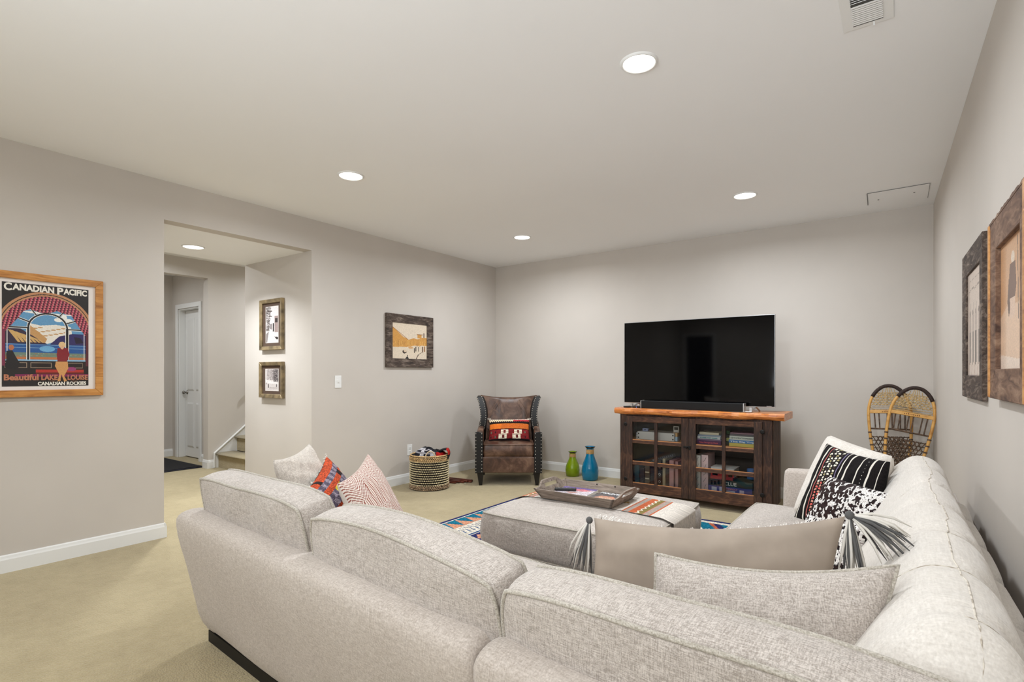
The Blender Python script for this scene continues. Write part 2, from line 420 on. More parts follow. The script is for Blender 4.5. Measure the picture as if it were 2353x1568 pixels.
# wall behind the camera with a cased doorway (seen dimly in the television)
DX0, DX1 = -4.2, -3.55
mb = MB(); mb.box(XL, DX0, -3.2, -3.05, 0, H); mb.box(DX1, .5, -3.2, -3.05, 0, H); mb.box(DX0, DX1, -3.2, -3.05, 2.1, H)
st(mb.build('wall_front', WALL))
st(MB().box(DX0 - .3, DX1 + .3, -3.3, -3.21, 0, 2.4).build('wall_front_closet', DARKV))  # dark sheet standing for the unlit space beyond the doorway
mb = MB(); mb.box(DX0 - .07, DX0, -3.05, -3.03, 0, 2.17); mb.box(DX1, DX1 + .07, -3.05, -3.03, 0, 2.17); mb.box(DX0, DX1, -3.05, -3.03, 2.1, 2.17)
st(mb.build('trim_1', TRIM, bevel=.004))
# baseboards
BH = .105; BT = .014
def bb(name, segs):
    mb = MB()
    for (ax, ay, bx, by) in segs:      # runs a->b with the wall on its left hand
        d = Vector((bx - ax, by - ay, 0)).normalized(); n = Vector((d.y, -d.x, 0))
        pr = [(0, 0), (BT, 0), (BT, BH - .028), (BT * .75, BH - .018), (BT * .55, BH - .006), (BT * .3, BH), (0, BH)]
        mb.loft([[(ax + n.x * t, ay + n.y * t, z) for t, z in pr], [(bx + n.x * t, by + n.y * t, z) for t, z in pr]])
    return st(mb.build(name, TRIM))
bb('baseboard_left', [(XL, -3.05, XL, 1.687), (XL + BT, 1.687, XL - T, 1.687), (XL, 2.895, XL, YB)])
bb('baseboard_back', [(XL, YB, XR(YB), YB)])
bb('baseboard_right', [(XR(YB), YB, XR(-3), -3)])
bb('baseboard_front', [(DX0 - .07, -3.05, XL, -3.05), (.4, -3.05, DX1 + .07, -3.05)])
# alcove: low soffit and its two side walls
HX = -5.49
st(MB().box(HX, XL - T, 1.4, 2.895, 2.31, 2.6).build('ceiling_soffit', CEIL))
st(MB().box(HX, XL - T, 2.895, 3.02, 0, 2.6).build('wall_alcove_right', WALL))
st(MB().box(HX, XL - T, 1.28, 1.4, 0, 2.6).build('wall_alcove_left', WALL))
# hall beyond
FX = -7.0
st(MB().box(-9.2, HX, 0.2, 6.0, H, H + .1).build('ceiling_hall', CEIL))
mb = MB(); mb.box(FX - T, FX, 3.222, 6.0, 0, H); mb.box(FX - T, FX, .2, 3.222, 2.38, H); mb.box(FX - T, FX, .2, 1.9, 0, 2.38)
st(mb.build('wall_hall_far', WALL))
st(MB().box(-9.2, HX, .1, .2, 0, H).build('wall_hall_left', WALL))
st(MB().box(HX - .1, HX, .2, 1.28, 0, H).build('wall_hall_near', WALL))
st(MB().box(FX, HX + .5, 5.9, 6.0, 0, H).build('wall_hall_end', WALL))
st(MB().box(HX - .0, HX + .12, 3.02, 6.0, 0, H).build('wall_stair_right', WALL))
# dim corridor with the white door
st(MB().box(-8.62, -8.5, 1.8, 3.54, 0, H).build('wall_corridor_end', WALL))
st(MB().box(-8.62, FX - T, 1.8, 1.9, 0, H).build('wall_corridor_left', WALL))
DO0, DO1, DOT = -8.30, -7.665, 2.10
mb = MB(); mb.box(-8.5, DO0, 3.42, 3.54, 0, H); mb.box(DO1, FX - T, 3.42, 3.54, 0, H); mb.box(DO0, DO1, 3.42, 3.54, DOT, H)
mb.box(FX - T - .001, FX - T, 3.222, 3.42, 0, H)
st(mb.build('wall_corridor_right', WALL))
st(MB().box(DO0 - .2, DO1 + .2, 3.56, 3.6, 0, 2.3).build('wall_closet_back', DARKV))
mb = MB()
for (a, b) in ((DO0 - .065, DO0), (DO1, DO1 + .065)): mb.box(a, b, 3.402, 3.42, 0, DOT + .065)
mb.box(DO0, DO1, 3.402, 3.42, DOT, DOT + .065)
mb.box(DO0, DO0 + .015, 3.42, 3.53, 0, DOT); mb.box(DO1 - .015, DO1, 3.42, 3.53, 0, DOT); mb.box(DO0, DO1, 3.42, 3.53, DOT - .015, DOT)
st(mb.build('trim_2', TRIM, bevel=.004))
d = bpy.data.objects.new('door_1', None); link(d); d.location = ((DO0 + DO1) / 2, 3.505, 0); st(d)
w2 = (DO1 - DO0) / 2 - .018
st(MB().box(-w2, w2, 0, .035, .012, DOT - .018).build('door_slab', TRIM, d, bevel=.003))
PN = plain('door_panel_white', (226, 226, 224), .4)
for (a, b, z0, z1) in ((-w2 + .07, -.03, .95, DOT - .13), (.03, w2 - .07, .95, DOT - .13), (-w2 + .07, -.03, .15, .78), (.03, w2 - .07, .15, .78)):
    m_ = MB(); t = .022
    m_.box(a, b, -.004, 0, z0, z1)
    m_.add([(a, -.004, z0), (b, -.004, z0), (b, -.004, z1), (a, -.004, z1), (a + t, -.012, z0 + t), (b - t, -.012, z0 + t), (b - t, -.012, z1 - t), (a + t, -.012, z1 - t)],
           [(0, 1, 5, 4), (1, 2, 6, 5), (2, 3, 7, 6), (3, 0, 4, 7), (4, 5, 6, 7)])
    m_.build('door_panel', PN, d, loc=None)
kb = MB(); kb.lathe([(.0, 0), (.028, 0), (.028, .006), (.011, .01), (.011, .03), (.024, .04), (.027, .052), (.02, .062), (0, .066)], 16)
k = kb.build('door_handle', CHROME, d, smooth=True, loc=(-w2 + .055, 0, .92), rot=(pi / 2, 0, 0))
k['label'] = 'brushed metal round door knob'
bb('baseboard_hall', [(FX, 3.222, FX, 3.295), (FX - T, 3.222, FX + BT, 3.222), (DO1 + .065, 3.42, FX - T, 3.42), (-8.5, 1.9, -8.5, 3.42), (FX, .2, FX, 1.9)])
bb('baseboard_alcove', [(HX, 2.895, XL - T, 2.895)])
# staircase
sk = MB()
sk.add([(FX, 3.295, 0), (FX, 3.36, 0), (FX, 5.8, 1.8), (FX, 5.8, 2.24), (FX, 3.295, .19), (FX + .018, 3.295, 0), (FX + .018, 3.36, 0), (FX + .018, 5.8, 1.8), (FX + .018, 5.8, 2.24), (FX + .018, 3.295, .19)],
       [(4, 3, 2, 1, 0), (5, 6, 7, 8, 9), (0, 1, 6, 5), (1, 2, 7, 6), (2, 3, 8, 7), (3, 4, 9, 8), (4, 0, 5, 9)])
st(sk.build('trim_3', TRIM))
cp = MB()
cp.tube([(FX + .02, 3.29, .005), (FX + .02, 3.29, .185), (FX + .02, 5.8, 2.245)], .013, 8)
st(cp.build('trim_4', TRIM))
stp = bpy.data.objects.new('staircase', None); link(stp); st(stp); stp.location = (FX + .02, 3.34, 0)
for i in range(8):
    ya = i * .235; za = i * .19
    m_ = MB().box(0, HX - FX - .02, ya, 2.45, za, za + .165)
    m_.build('riser', CARPET, stp)
    pr = chaikin([(ya - .035, za + .155), (ya - .035, za + .192), (ya + .24, za + .192), (ya + .24, za + .155)], 2)
    MB().loft([[(0, p, q) for p, q in pr], [(HX - FX - .02, p, q) for p, q in pr]]).build('tread', CARPET, stp, smooth=True)
hr = thing('stair_handrail', (FX + .07, 3.68, 1.0), 'dark end of the stair handrail just showing past the white alcove wall', 'handrail')
MB().tube([(0, 0, -.03), (0, .03, 0), (0, 1.6, 1.25)], .02, 10).build('rail', plain('dark_rail', (40, 26, 18), .4), hr, smooth=True)
MB().tube([(-.07, .12, .03), (0, .12, .07)], .008, 6).build('bracket', BLACKM, hr)
# ceiling access panel
ap = bpy.data.objects.new('trim_5', None); link(ap); st(ap); ap.location = (0, 5.2, H)
MB().add([(-.195, -.19, -.003), (.19, -.20, -.003), (.19, .22, -.003), (-.195, .17, -.003)], [(0, 1, 2, 3)]).build('panel', CEIL, ap)
g = MB(); GR = plain('panel_gap', (120, 118, 114), .9)
g.tube([(-.197, -.19, -.004), (-.205, .15, -.004)], .0025, 4); g.tube([(-.197, -.19, -.004), (.19, -.20, -.004)], .0012, 4); g.tube([(.19, -.2, -.004), (.19, .2, -.004)], .0012, 4)
g.build('gap', GR, ap); 
for (x, y) in ((-.13, .03), (.1, -.02)): MB().lathe([(0, 0), (.006, 0), (.006, -.003), (0, -.003)], 8).build('screw', GR, ap, loc=(x, y, -.004))

# ================================================================== DOWNLIGHTS
def emis(name, rgb, s):
    m, nt, b = newmat(name); b.inputs['Emission Color'].default_value = rgba(rgb); b.inputs['Emission Strength'].default_value = s
    b.inputs['Base Color'].default_value = rgba(rgb); return m
LENS = emis('lamp_lens', (255, 250, 240), 7)
def downlight(x, y, z, label, r=.078, wmul=1.0, group='round recessed ceiling lights', spread=168):
    t = thing('recessed_light', (x, y, z), label, 'ceiling light', group=group)
    MB().lathe([(r, -.004), (r + .004, -.009), (r + .008, -.008), (r + .013, -.003), (r + .015, 0)], 40).build('trim_ring', TRIM, t, smooth=True)
    MB().lathe([(0, -.006), (r * .6, -.006), (r, -.004)], 40).build('lens', LENS, t, smooth=True)
    l = bpy.data.lights.new('lamp', 'AREA'); l.shape = 'DISK'; l.size = r * 1.9; l.energy = LAMP_W * wmul; l.color = (.90, .95, 1); l.spread = radians(spread)
    o = bpy.data.objects.new('lamp', l); link(o, t); o.location = (0, 0, -.012)
    return t
downlight(-.95, 2.30, H, 'round recessed ceiling light nearest the air vent, largest in the picture', .07, 1.2)
downlight(-3.15, 2.42, H, 'round recessed ceiling light to the right of the hall opening on the left side', wmul=1.2)
downlight(-.98, 4.50, H, 'round recessed ceiling light above and in front of the television, right side', wmul=1.35)
downlight(-3.14, 4.54, H, 'small recessed ceiling light nearest the far corner of the room', wmul=1.35)
downlight(-5.05, 2.20, 2.31, 'round recessed ceiling light in the low white hall alcove ceiling', wmul=1.25, spread=130)
for (x, y, wm, lb) in ((-.95, .1, .4, 'just above the camera on the right'), (-3.15, .2, .5, 'just above the camera on the left'), (-.95, -2.0, 1.1, 'far behind the camera on the right'), (-3.15, -2.0, 1.1, 'far behind the camera on the left')):
    downlight(x, y, H, 'round recessed ceiling light ' + lb, wmul=wm)
downlight(-6.3, 2.3, H, 'round recessed ceiling light hidden above the hall soffit', wmul=1.2)
downlight(-6.3, 4.3, H, 'round recessed ceiling light hidden above the stairs', wmul=1.1)

downlight(-7.85, 2.5, H, 'round recessed ceiling light hidden in the corridor by the white door', wmul=.4)  # added lamp, out of view, that lifts the corridor door

# ceiling air vent
v = thing('air_vent', (-.098, 2.42, H), 'white rectangular ceiling air vent at the top right edge of the picture', 'vent')
MB().box(-.085, .085, -.17, .17, -.004, 0).build('face_plate', plain('vent_white', (242, 242, 240), .5), v, bevel=.002)
st_ = [(-.14 + i * .0135) for i in range(21)]
for i, y in enumerate(st_):
    if i in (10,): continue
    hw_s = .0040 if i > 10 else .0030
    sl = MB().box(-.05, .05, -hw_s, hw_s, -.0008, .0008).build('slat', MATS['vent_white'], v, loc=(0, y, -.0065), rot=(radians(-10 if i > 10 else 30), 0, 0))
MB().box(-.05, .05, -.145, .145, -.0048, -.004).build('vent_opening', plain('vent_dark', (84, 83, 80), .9), v)  # dark sheet on the plate stands for the shade between slats
MB().tube([(.02, .152, -.004), (.02, .152, -.02)], .003, 6).build('lever', MATS['vent_white'], v)

# outlets and switch
def wallplate(name, x, y, z, rz, label, kind):
    t = thing(name, (x, y, z), label, 'switch' if kind == 'switch' else 'outlet', rz)
    P = plain('plate_white', (238, 238, 236), .35)
    MB().box(-.036, .036, -.006, 0, -.059, .059).build('plate', P, t, bevel=.003)
    if kind == 'switch':
        MB().box(-.006, .006, -.016, -.006, -.004, .016).build('toggle', P, t, bevel=.001)
    else:
        for s in (-1, 1):
            m_ = MB().box(-.016, .016, -.009, -.006, s * .021 - .013, s * .021 + .013).build('socket', P, t, bevel=.004)
            d_ = MB(); d_.box(-.007, -.005, -.0094, -.009, s * .021 - .004, s * .021 + .006); d_.box(.005, .007, -.0094, -.009, s * .021 - .004, s * .021 + .006)
            d_.build('slot', DARKV, m_)
    for s in (-1, 1):
        if kind == 'switch': MB().lathe([(0, .0014), (.003, .0012), (.003, 0)], 8).build('screw', P, t, loc=(0, -.006, s * .03), rot=(pi / 2, 0, 0))
    return t
wallplate('light_switch', XL, 3.178, 1.11, pi / 2, 'white toggle light switch on the left wall beside the hall opening', 'switch')
wallplate('power_outlet', XL, 4.10, .356, pi / 2, 'white power outlet on the left wall above the woven basket', 'outlet')
wo = wallplate('power_outlet', -2.345, YB, .355, 0, 'white power outlet on the back wall with a cord plugged in, beside the television cabinet', 'outlet')
t = thing('white_cable', (-2.345, YB - .012, .335), 'thin white power cord plugged into the back wall outlet beside the cabinet', 'cord')
WH = plain('cord_white', (225, 225, 222), .5)
MB().box(-.012, .012, -.035, 0, -.012, .012).build('plug', WH, t, bevel=.004)
MB().tube([(0, -.03, 0), (-.02, -.05, .01), (.02, -.04, .05), (.1, -.05, .09), (.2, -.06, .1)], .0028, 6).build('cord', WH, t, smooth=True)
MB().tube([(0, -.03, -.005), (.02, -.03, -.12), (.06, -.03, -.26), (.13, -.02, -.33)], .0025, 6).build('cord', WH, t, smooth=True)

# ================================================================== SECTIONAL SOFA
sofa = thing('sectional_sofa', (-2.52, 1.13, 0), 'large light greige L-shaped sectional sofa with loose boxed back cushions', 'sofa')
RZ = radians(-4.2)
backprof = chaikin([(.0, .05), (-.045, .25), (-.118, .555), (-.085, .605), (.02, .60), (.055, .55), (.09, .05)], 2)
for i, (a, b) in enumerate(((0, 1.775), (1.785, 2.80))):
    o = extr(backprof, a, b, 0, .035, 14, .002, i).build('back_frame', SOFAF, sofa, smooth=True); o.rotation_euler = (0, 0, RZ)
    if i: o.location = (-.002, -.012, 0)
R4 = Matrix.Rotation(RZ, 3, 'Z')
armp = chaikin([(.0, .05), (-.02, .56), (.02, .585), (.12, .585), (.15, .55), (.15, .05)], 2)
o = extr([(p, q) for p, q in armp], .0, .84, 1, .04, 6).build('arm', SOFAF, sofa, smooth=True); o.rotation_euler = (0, 0, RZ)
# seat bases and cushions
o = box_obj('seat_base', .15, 2.75, .06, .76, .05, .27, SOFAF, sofa, .02); o.rotation_euler = (0, 0, RZ); o.location = R4 @ Vector(o.location)
o = MB().box(.03, 2.7, .02, .72, 0, .05).build('plinth', plain('sofa_plinth', (14, 12, 11), .6), sofa); o.rotation_euler = (0, 0, RZ)  # black block stands for the feet and the shadow under the sofa
def seatc(x0, x1, y0, y1, z, rz, seed, wrld=False):
    wd, dp = x1 - x0, y1 - y0
    # a boxed cushion lying flat: thickness along world z
    cx, cy = (x0 + x1) / 2, (y0 + y1) / 2
    c = Vector((cx, cy, z)); 
    if not wrld: c = R4 @ c
    else: c = c - Vector(sofa.location)
    R = Matrix.Rotation(rz, 4, 'Z') @ Matrix.Translation((0, -dp / 2, .075)) @ Matrix.Rotation(radians(-90), 4, 'X')
    o = cushion('seat_cushion', wd, dp, .13, .03, SOFA, sofa, (0, 0, 0), seed=seed, welt=(WELT, .0045), n=(26, 22), wob=.004, rnd=.04, bulgeb=.02)
    o.matrix_local = Matrix.Translation(c) @ R
    return o
for i, (a, b) in enumerate(((.16, 1.02), (1.03, 1.86))): seatc(a, b, .06, .80, .28, RZ, 40 + i)
# right-hand run along the right wall (built in room coordinates)
SX, SY = sofa.location.x, sofa.location.y
def wl(o): o.location = (o.location.x - SX, o.location.y - SY, o.location.z); return o
wl(box_obj('seat_base', -.62, .02, 1.20, 3.42, .05, .27, SOFAF, sofa, .02))
wl(box_obj('plinth', -.60, .0, 1.20, 3.38, 0, .05, MATS['sofa_plinth'], sofa))  # feet and under-sofa shadow of this run as one black block
for i, (a, b) in enumerate(((1.85, 2.62), (2.63, 3.44))): seatc(-.69, -.10, a, b, .28, 0, 50 + i, True)
seatc(-.69, -.10, 1.1, 1.84, .275, 0, 53, True)
rp = chaikin([(.24, .05), (.245, .57), (.22, .59), (.17, .58), (.15, .53), (.10, .05)], 2)
wl(extr(rp, .98, 3.56, 1, .035, 14).build('back_frame', SOFAF, sofa, smooth=True))
ap_ = [(-.545, .05), (-.545, .615), (-.52, .635), (.10, .635), (.12, .61), (.12, .05)]
wl(extr([(p, q) for p, q in chaikin(ap_, 2)], 3.435, 3.575, 1, .03, 4).build('arm', SOFAF, sofa, smooth=True))
for (y, wd) in ((1.50, .72), (2.22, .70), (2.92, .68)):
    o = cushion('back_cushion', wd, .31, .07, .012, SOFA, sofa, (.078 - SX, y - SY, .42), (radians(0), 0, radians(-90)), seed=int(y * 10), welt=(WELT, .004), n=(20, 12))
# three loose back cushions of the back run
for i, (xa, xb, hh, dy, dz, rl, rz_, cr) in enumerate(((.10, .945, .350, 0, 0, 0, 0, .004), (.985, 1.80, .340, -.008, -.012, 1.3, -.8, .024), (1.812, 2.74, .343, -.02, -.022, .8, -.8, .014))):
    c = R4 @ Vector(((xa + xb) / 2, .078 + dy, .42 + dz))
    cushion('back_cushion', xb - xa, hh, .118, .016, SOFA, sofa, c, (radians(11), radians(rl), RZ + radians(rz_)), seed=3 + 5 * i, welt=(WELT, .0052), n=(64, 30), wob=.009, bulgeb=.07, crown=cr)

# ---- throw blanket draped over the right-hand back cushions
prof = [(-.205, .45), (-.185, .485), (-.155, .54), (-.115, .61), (-.068, .68), (-.025, .735), (.015, .775), (.045, .797), (.075, .803), (.105, .800), (.135, .785), (.160, .755), (.174, .715), (.180, .66), (.186, .615), (.215, .605), (.246, .595), (.256, .55)]
def throw_mesh():
    ns, nt_ = (len(prof) - 1) * 4, 170
    s = np.linspace(0, len(prof) - 1, ns + 1); px = np.interp(s, range(len(prof)), [p[0] for p in prof]); pz = np.interp(s, range(len(prof)), [p[1] for p in prof])
    for _ in range(3):
        px[1:-1] = (px[:-2] + 2 * px[1:-1] + px[2:]) / 4; pz[1:-1] = (pz[:-2] + 2 * pz[1:-1] + pz[2:]) / 4
    y = np.linspace(.99, 3.31, nt_ + 1); Y, I = np.meshgrid(y, np.arange(ns + 1), indexing='ij')
    X = px[I]; Z = pz[I]; S = I / ns
    # cushion swells and the far end rounding
    right = np.clip((S - .55) / .2, 0, 1); top = np.exp(-((S - .5) / .25) ** 2)
    sw = np.zeros_like(Y)
    for yc in (1.15, 1.42, 1.72, 2.08, 2.45, 2.85): sw += np.exp(-((Y - yc) / .035) ** 2)
    X = X - sw * right * .026 - sw * (1 - right) * 0.0; Z = Z - sw * .011 * top
    X = X + swave(Y * 1.0, S * .4, 5, 13, 5) * .007 * right + swave(Y, S, 9, 5) * .008 * (1 - right)
    Z = Z + swave(Y, S * .7, 12, 9, 5) * .005 * top
    X = X + .050 * np.exp(-((Y - 2.62) / .42) ** 4) * np.clip(1 - S / .45, 0, 1) ** .5
    e = np.clip((Y - 3.12) / .19, 0, 1) ** 2.2
    Z = Z - e * (Z - .44) * .55 ; X = X + e * (.04 - X) * .35
    e2 = np.clip((1.12 - Y) / .13, 0, 1) ** 2; Z = Z - e2 * .13 * np.clip((Z - .5) / .2, 0, 1)
    V = np.stack([X.ravel(), Y.ravel(), Z.ravel()], 1); n = len(V)
    f = grid_faces(ns, nt_)
    return V, f, (X, Y, Z), ns, nt_
tv = thing('throw_blanket', (0.05, 2.1, .6), 'off-white panelled woven throw draped over the back cushions along the right wall', 'blanket')
V, f, G3, ns, nt_ = throw_mesh(); off = np.array([.05, 2.1, .6])
o = mesh_np('cloth', V - off, f, THROW, tv); so = o.modifiers.new('thick', 'SOLIDIFY'); so.thickness = .006; so.offset = 0
SEAMM = fabric('seam_thread', (170, 158, 143), (218, 210, 197), fine=60, slub=60, contrast=(.42, .52), bstr=.3)
X, Y, Z = G3
def seam(idx, r, lift=.003):
    MB().tube([(X[a, b] - off[0], Y[a, b] - off[1], Z[a, b] - off[2] + lift) for a, b in idx], r * .6, 5).build('seam', SEAMM, tv, smooth=True)
ir = int(ns * .515)
seam([(j, ir + int(round(1.2 * sin(j * .11)))) for j in range(0, nt_ - 6, 2)], .0032)
for yc, a, b in ((1.15, .5, .8), (1.42, .25, .8), (1.72, .52, .86), (2.45, .3, .86), (2.85, .55, .86)):
    j = int((yc - .99) / (3.31 - .99) * nt_); seam([(j, k) for k in range(int(ns * a), int(ns * b))], .0035)
for yc in (1.30, 1.72, 2.08, 2.45): MB().sphere((X[int((yc - .99) / 2.32 * nt_), int(ns * .84)] - off[0] + .008, yc - off[1], Z[int((yc - .99) / 2.32 * nt_), int(ns * .84)] - off[2]), .014, 8, 6).build('corner_knot', THROW, tv, smooth=True)

# ================================================================== PILLOWS
LINEN = fabric('white_linen', (214, 206, 196), (238, 232, 224), fine=260, slub=40, contrast=(.38, .62), bstr=.3)
PLAINP = fabric('greige_linen', (178, 168, 157), (222, 213, 203), fine=300, slub=50, contrast=(.38, .62), bstr=.4, wrk=.4)
SUEDE = plain('taupe_suede', (162, 148, 134), .85, nscale=9, namt=.05)
pillow('throw_pillow', [(-.300, 3.385, .853), (-.023, 3.05, .806), (-.06, 2.93, .47), (-.455, 3.24, .44)], .17, LINEN,
       'large plain off-white square pillow leaning on the far sofa arm behind the striped one', seed=2, c=.03, full=.3)
# black kilim pillow with white stripes
cv = Canvas(150, 120, (22, 18, 18)); cv.grain(.35, 1)
W_ = (226, 220, 208)
for x, t in ((.045, .012), (.15, .016), (.52, .018), (.60, .02), (.74, .012), (.87, .026), (.965, .01)): cv.rect(x - t / 2, x + t / 2, 0, 1, W_)
for k in range(40):
    y = k / 40
    for x in (.68, .81):
        if k % 2: cv.rect(x - .003, x + .003, y, y + .012, W_)
rr = random.Random(3)
pal = [(231, 224, 208), (206, 124, 112), (168, 156, 112), (235, 228, 214), (60, 46, 44)]
for r in range(26):
    for c_ in range(4):
        x = .235 + c_ * .056; y = r / 26 + (.02 if c_ % 2 else 0); col = ((222, 104, 96) if (r + c_) % 2 else (206, 150, 130)) if r < 13 else pal[(0, 3, 2, 0, 4)[(r + 2 * c_) % 5]]
        cv.poly([(x, y), (x + .042, y + .006), (x + .03, y + .03), (x + .008, y + .026)], col)
cv.rect(.20, .212, 0, 1, (180, 96, 92)); cv.rect(.468, .478, 0, 1, (120, 110, 140))
cv.ell(.775, .5, .03, .045, W_); cv.ell(.775, .5, .016, .024, (190, 120, 40))
PW = painted_mat('woven_pattern', fine=260)
pillow('throw_pillow', [(-.304, 3.26, .822), (-.029, 2.93, .795), (-.075, 2.83, .45), (-.44, 3.10, .435)], .14, PW,
       'black kilim pillow with white stripes and a pink and cream patterned band', cv=cv, back=(20, 18, 18), seed=5, c=.07)
# cowhide pillows
def cow(wd, ht, seed, dark=.5):
    cv = Canvas(wd, ht, (232, 228, 224)); X, Y = cv.X, cv.Y; r = np.random.RandomState(seed)
    n = np.zeros_like(X)
    for k in range(900):
        x, y = r.rand(), r.rand(); s = .006 + .012 * r.rand(); n += np.exp(-(((X - x) / s) ** 2 + ((Y - y) / (s * 1.9)) ** 2))
    br = .34 + .9 * np.clip(X - .25, 0, 1) * dark - .35 * np.clip(.5 - np.hypot(X - .3, Y - .75), 0, 1)
    m = n > br * 1.5; cv.a[m] = (30, 22, 24); m2 = (n > br * 2.4) & (r.rand(*X.shape) > .2); cv.a[m2] = (44, 26, 24)
    m3 = r.rand(*X.shape) < .12; cv.a[m3 & ~m] = (150, 140, 138); cv.grain(.12, 2); return cv
FUR = painted_mat('cowhide', rough=.7, fine=160, bd=.004)
pillow('throw_pillow', [(-.277, 3.06, .690), (-.027, 2.78, .679), (-.058, 2.70, .47), (-.378, 2.93, .44)], .13, FUR,
       'small speckled black and white cowhide pillow in front of the striped pillow', cv=cow(150, 110, 3), back=(24, 20, 20), seed=8, c=.06)
pillow('throw_pillow', [(-.26, 2.12, .70), (-.075, 2.02, .715), (-.115, 1.93, .45), (-.27, 2.02, .44)], .10, FUR,
       'cowhide pillow mostly hidden behind the right tassel of the long taupe pillow', cv=cow(60, 80, 9), back=(24, 20, 20), seed=9, c=.05)
# long lumbar pillow: taupe suede back towards us, shaggy white front
SHAG = fabric('shaggy_white', (214, 206, 198), (244, 240, 234), fine=90, slub=30, bstr=1, bd=.01)
tp, R, Ri, O = pillow('lumbar_pillow', [(-.766, 1.50, .742), (-.107, 1.565, .835), (-.135, 1.47, .45), (-.745, 1.40, .44)], .16, [SUEDE, SHAG],
       'long taupe suede lumbar pillow with shaggy white front edge and grey and white corner tassels', n=(70, 34), seed=13, c=.05, sag=.13, wr=.007, wr_f=8)
rr = random.Random(8); mb = MB()
for k in range(420):
    u = rr.random(); x = Vector((-.766, 1.50, .742)).lerp(Vector((-.107, 1.565, .835)), u); x.z -= .046 * 4 * u * (1 - u) * 1.05
    x.y += .012 + rr.random() * .03; x.z -= .012
    q = Ri @ (x - O); d_ = Vector((rr.uniform(-.012, .012), rr.uniform(0, .014), rr.uniform(.008, .024)))
    mb.tube([q, q + d_ * .6, q + d_ + Vector((0, .005, -.003))], [.0018, .0014, .0006], 3, cap=False)
mb.build('shag_pile', SHAG, tp, kind='stuff')
TW = plain('tassel_white', (222, 217, 208), .95); TG = plain('tassel_grey', (92, 91, 90), .95)
def tassel(parent, p, dirs, L, seed, n=46):
    rr = random.Random(seed); wmb, gmb = MB(), MB()
    for k in range(n):
        d_ = Vector(rr.choice(dirs)).normalized(); d_ = (d_ + Vector((rr.uniform(-.28, .28), rr.uniform(-.28, .28), rr.uniform(-.2, .2)))).normalized()
        l = L * rr.uniform(.75, 1.08); q0 = Vector(p); q1 = q0 + d_ * l * .4 + Vector((0, 0, -.0)); q2 = q0 + d_ * l * .75 + Vector((0, 0, -l * .10)); q3 = q0 + d_ * l + Vector((rr.uniform(-.006, .006), 0, -l * .28))
        (wmb if (k % 5) < 3 else gmb).tube([q0, q1, q2, q3], [.0022, .004, .0036, .0008], 5)
    a = wmb.build('tassel', TW, parent, smooth=True, kind='stuff'); a['label'] = 'white strands of the tassel'
    b = gmb.build('tassel', TG, parent, smooth=True, kind='stuff'); b['label'] = 'dark grey strands of the tassel'
    MB().sphere(p, .011, 10, 8).build('tassel_knot', TG, parent, smooth=True)
tassel(tp, Ri @ (Vector((-.777, 1.49, .735)) - O), [Ri @ Vector(q) for q in ((-.25, .0, -1), (-.45, .05, -.9), (-.1, -.1, -1))], .125, 2)
tassel(tp, Ri @ (Vector((-.098, 1.57, .838)) - O), [Ri @ Vector(q) for q in ((.75, .1, -.1), (.7, .0, -.5), (.05, -.05, -1), (.5, .2, -.05))], .125, 5, 54)
# piped small pillow in the corner
pillow('corner_pillow', [(-.478, 1.262, .752), (-.0, 1.30, .812), (-.055, 1.13, .46), (-.455, 1.10, .44)], .17, SOFA,
       'light greige piped pillow tucked in the near corner of the sofa, its top edge dented', n=(60, 36), seed=21, c=.05, welt=(WELT, .0052), sag=.10, wr=.007, wr_f=9)
# left group
pillow('throw_pillow', [(-2.28, 1.33, .80), (-2.415, 1.60, .835), (-2.21, 1.66, .47), (-2.12, 1.36, .44)], .16, PLAINP,
       'plain greige pillow at the left end of the sofa behind the black one', seed=31, c=.10, wr=.008, wr_f=9)
cv = Canvas(96, 96, (26, 22, 22)); rr = random.Random(6)
for r in range(12):
    for c_ in range(16):
        x, y = c_ / 16, r / 12; q = (r % 6)
        if y > .45:
            q = {11: 0, 10: 2, 9: 1, 8: 2, 7: 3, 6: 0}.get(r, q)
            if q in (0, 1): col = (178, 72, 40) if rr.random() < .8 else (40, 30, 30)
            elif q in (2, 3): col = (138, 128, 140) if (c_ + r) % 2 else (88, 80, 96)
            else: col = (46, 38, 44)
            if r == 8 and 4 < c_ < 8: col = (206, 190, 60)
            cv.rect(x, x + 1 / 16, y, y + 1 / 12, col)
        else:
            if c_ % 3 == 0 and rr.random() < .75: cv.rect(x, x + .045, y, y + 1 / 12, (196, 78, 40))
            elif rr.random() < .15: cv.rect(x, x + .03, y, y + .04, (214, 206, 190))
cv.grain(.3, 3)
pl, R2, Ri2, O2 = pillow('throw_pillow', [(-1.99, 1.30, .70), (-2.372, 1.67, .765), (-2.06, 1.70, .47), (-1.80, 1.42, .44)], .13, PW,
       'black pillow with orange, grey and yellow woven rag pattern between two pale pillows', cv=cv, back=(14, 12, 12), seed=33, c=.08)
rr = random.Random(5); mb = MB()
for k in range(60):
    u = rr.random(); x = Vector((-1.99, 1.30, .70)).lerp(Vector((-2.372, 1.67, .765)), u); x.z -= .08 * 4 * u * (1 - u) * .42; q = Ri2 @ (x - O2)
    mb.sphere(q + Vector((rr.uniform(-.01, .01), rr.uniform(-.012, .004), rr.uniform(0, .012))), rr.uniform(.003, .006), 5, 4)
mb.build('tuft', TW, pl, kind='stuff')
cv = Canvas(132, 132, (224, 212, 202)); X_, Y_ = cv.X, cv.Y
cell = 4; cx = np.floor(X_ * cell); u = X_ * cell - cx; row = np.floor(Y_ * 3 + (cx % 2) * .5); vv = Y_ * 3 + (cx % 2) * .5 - row
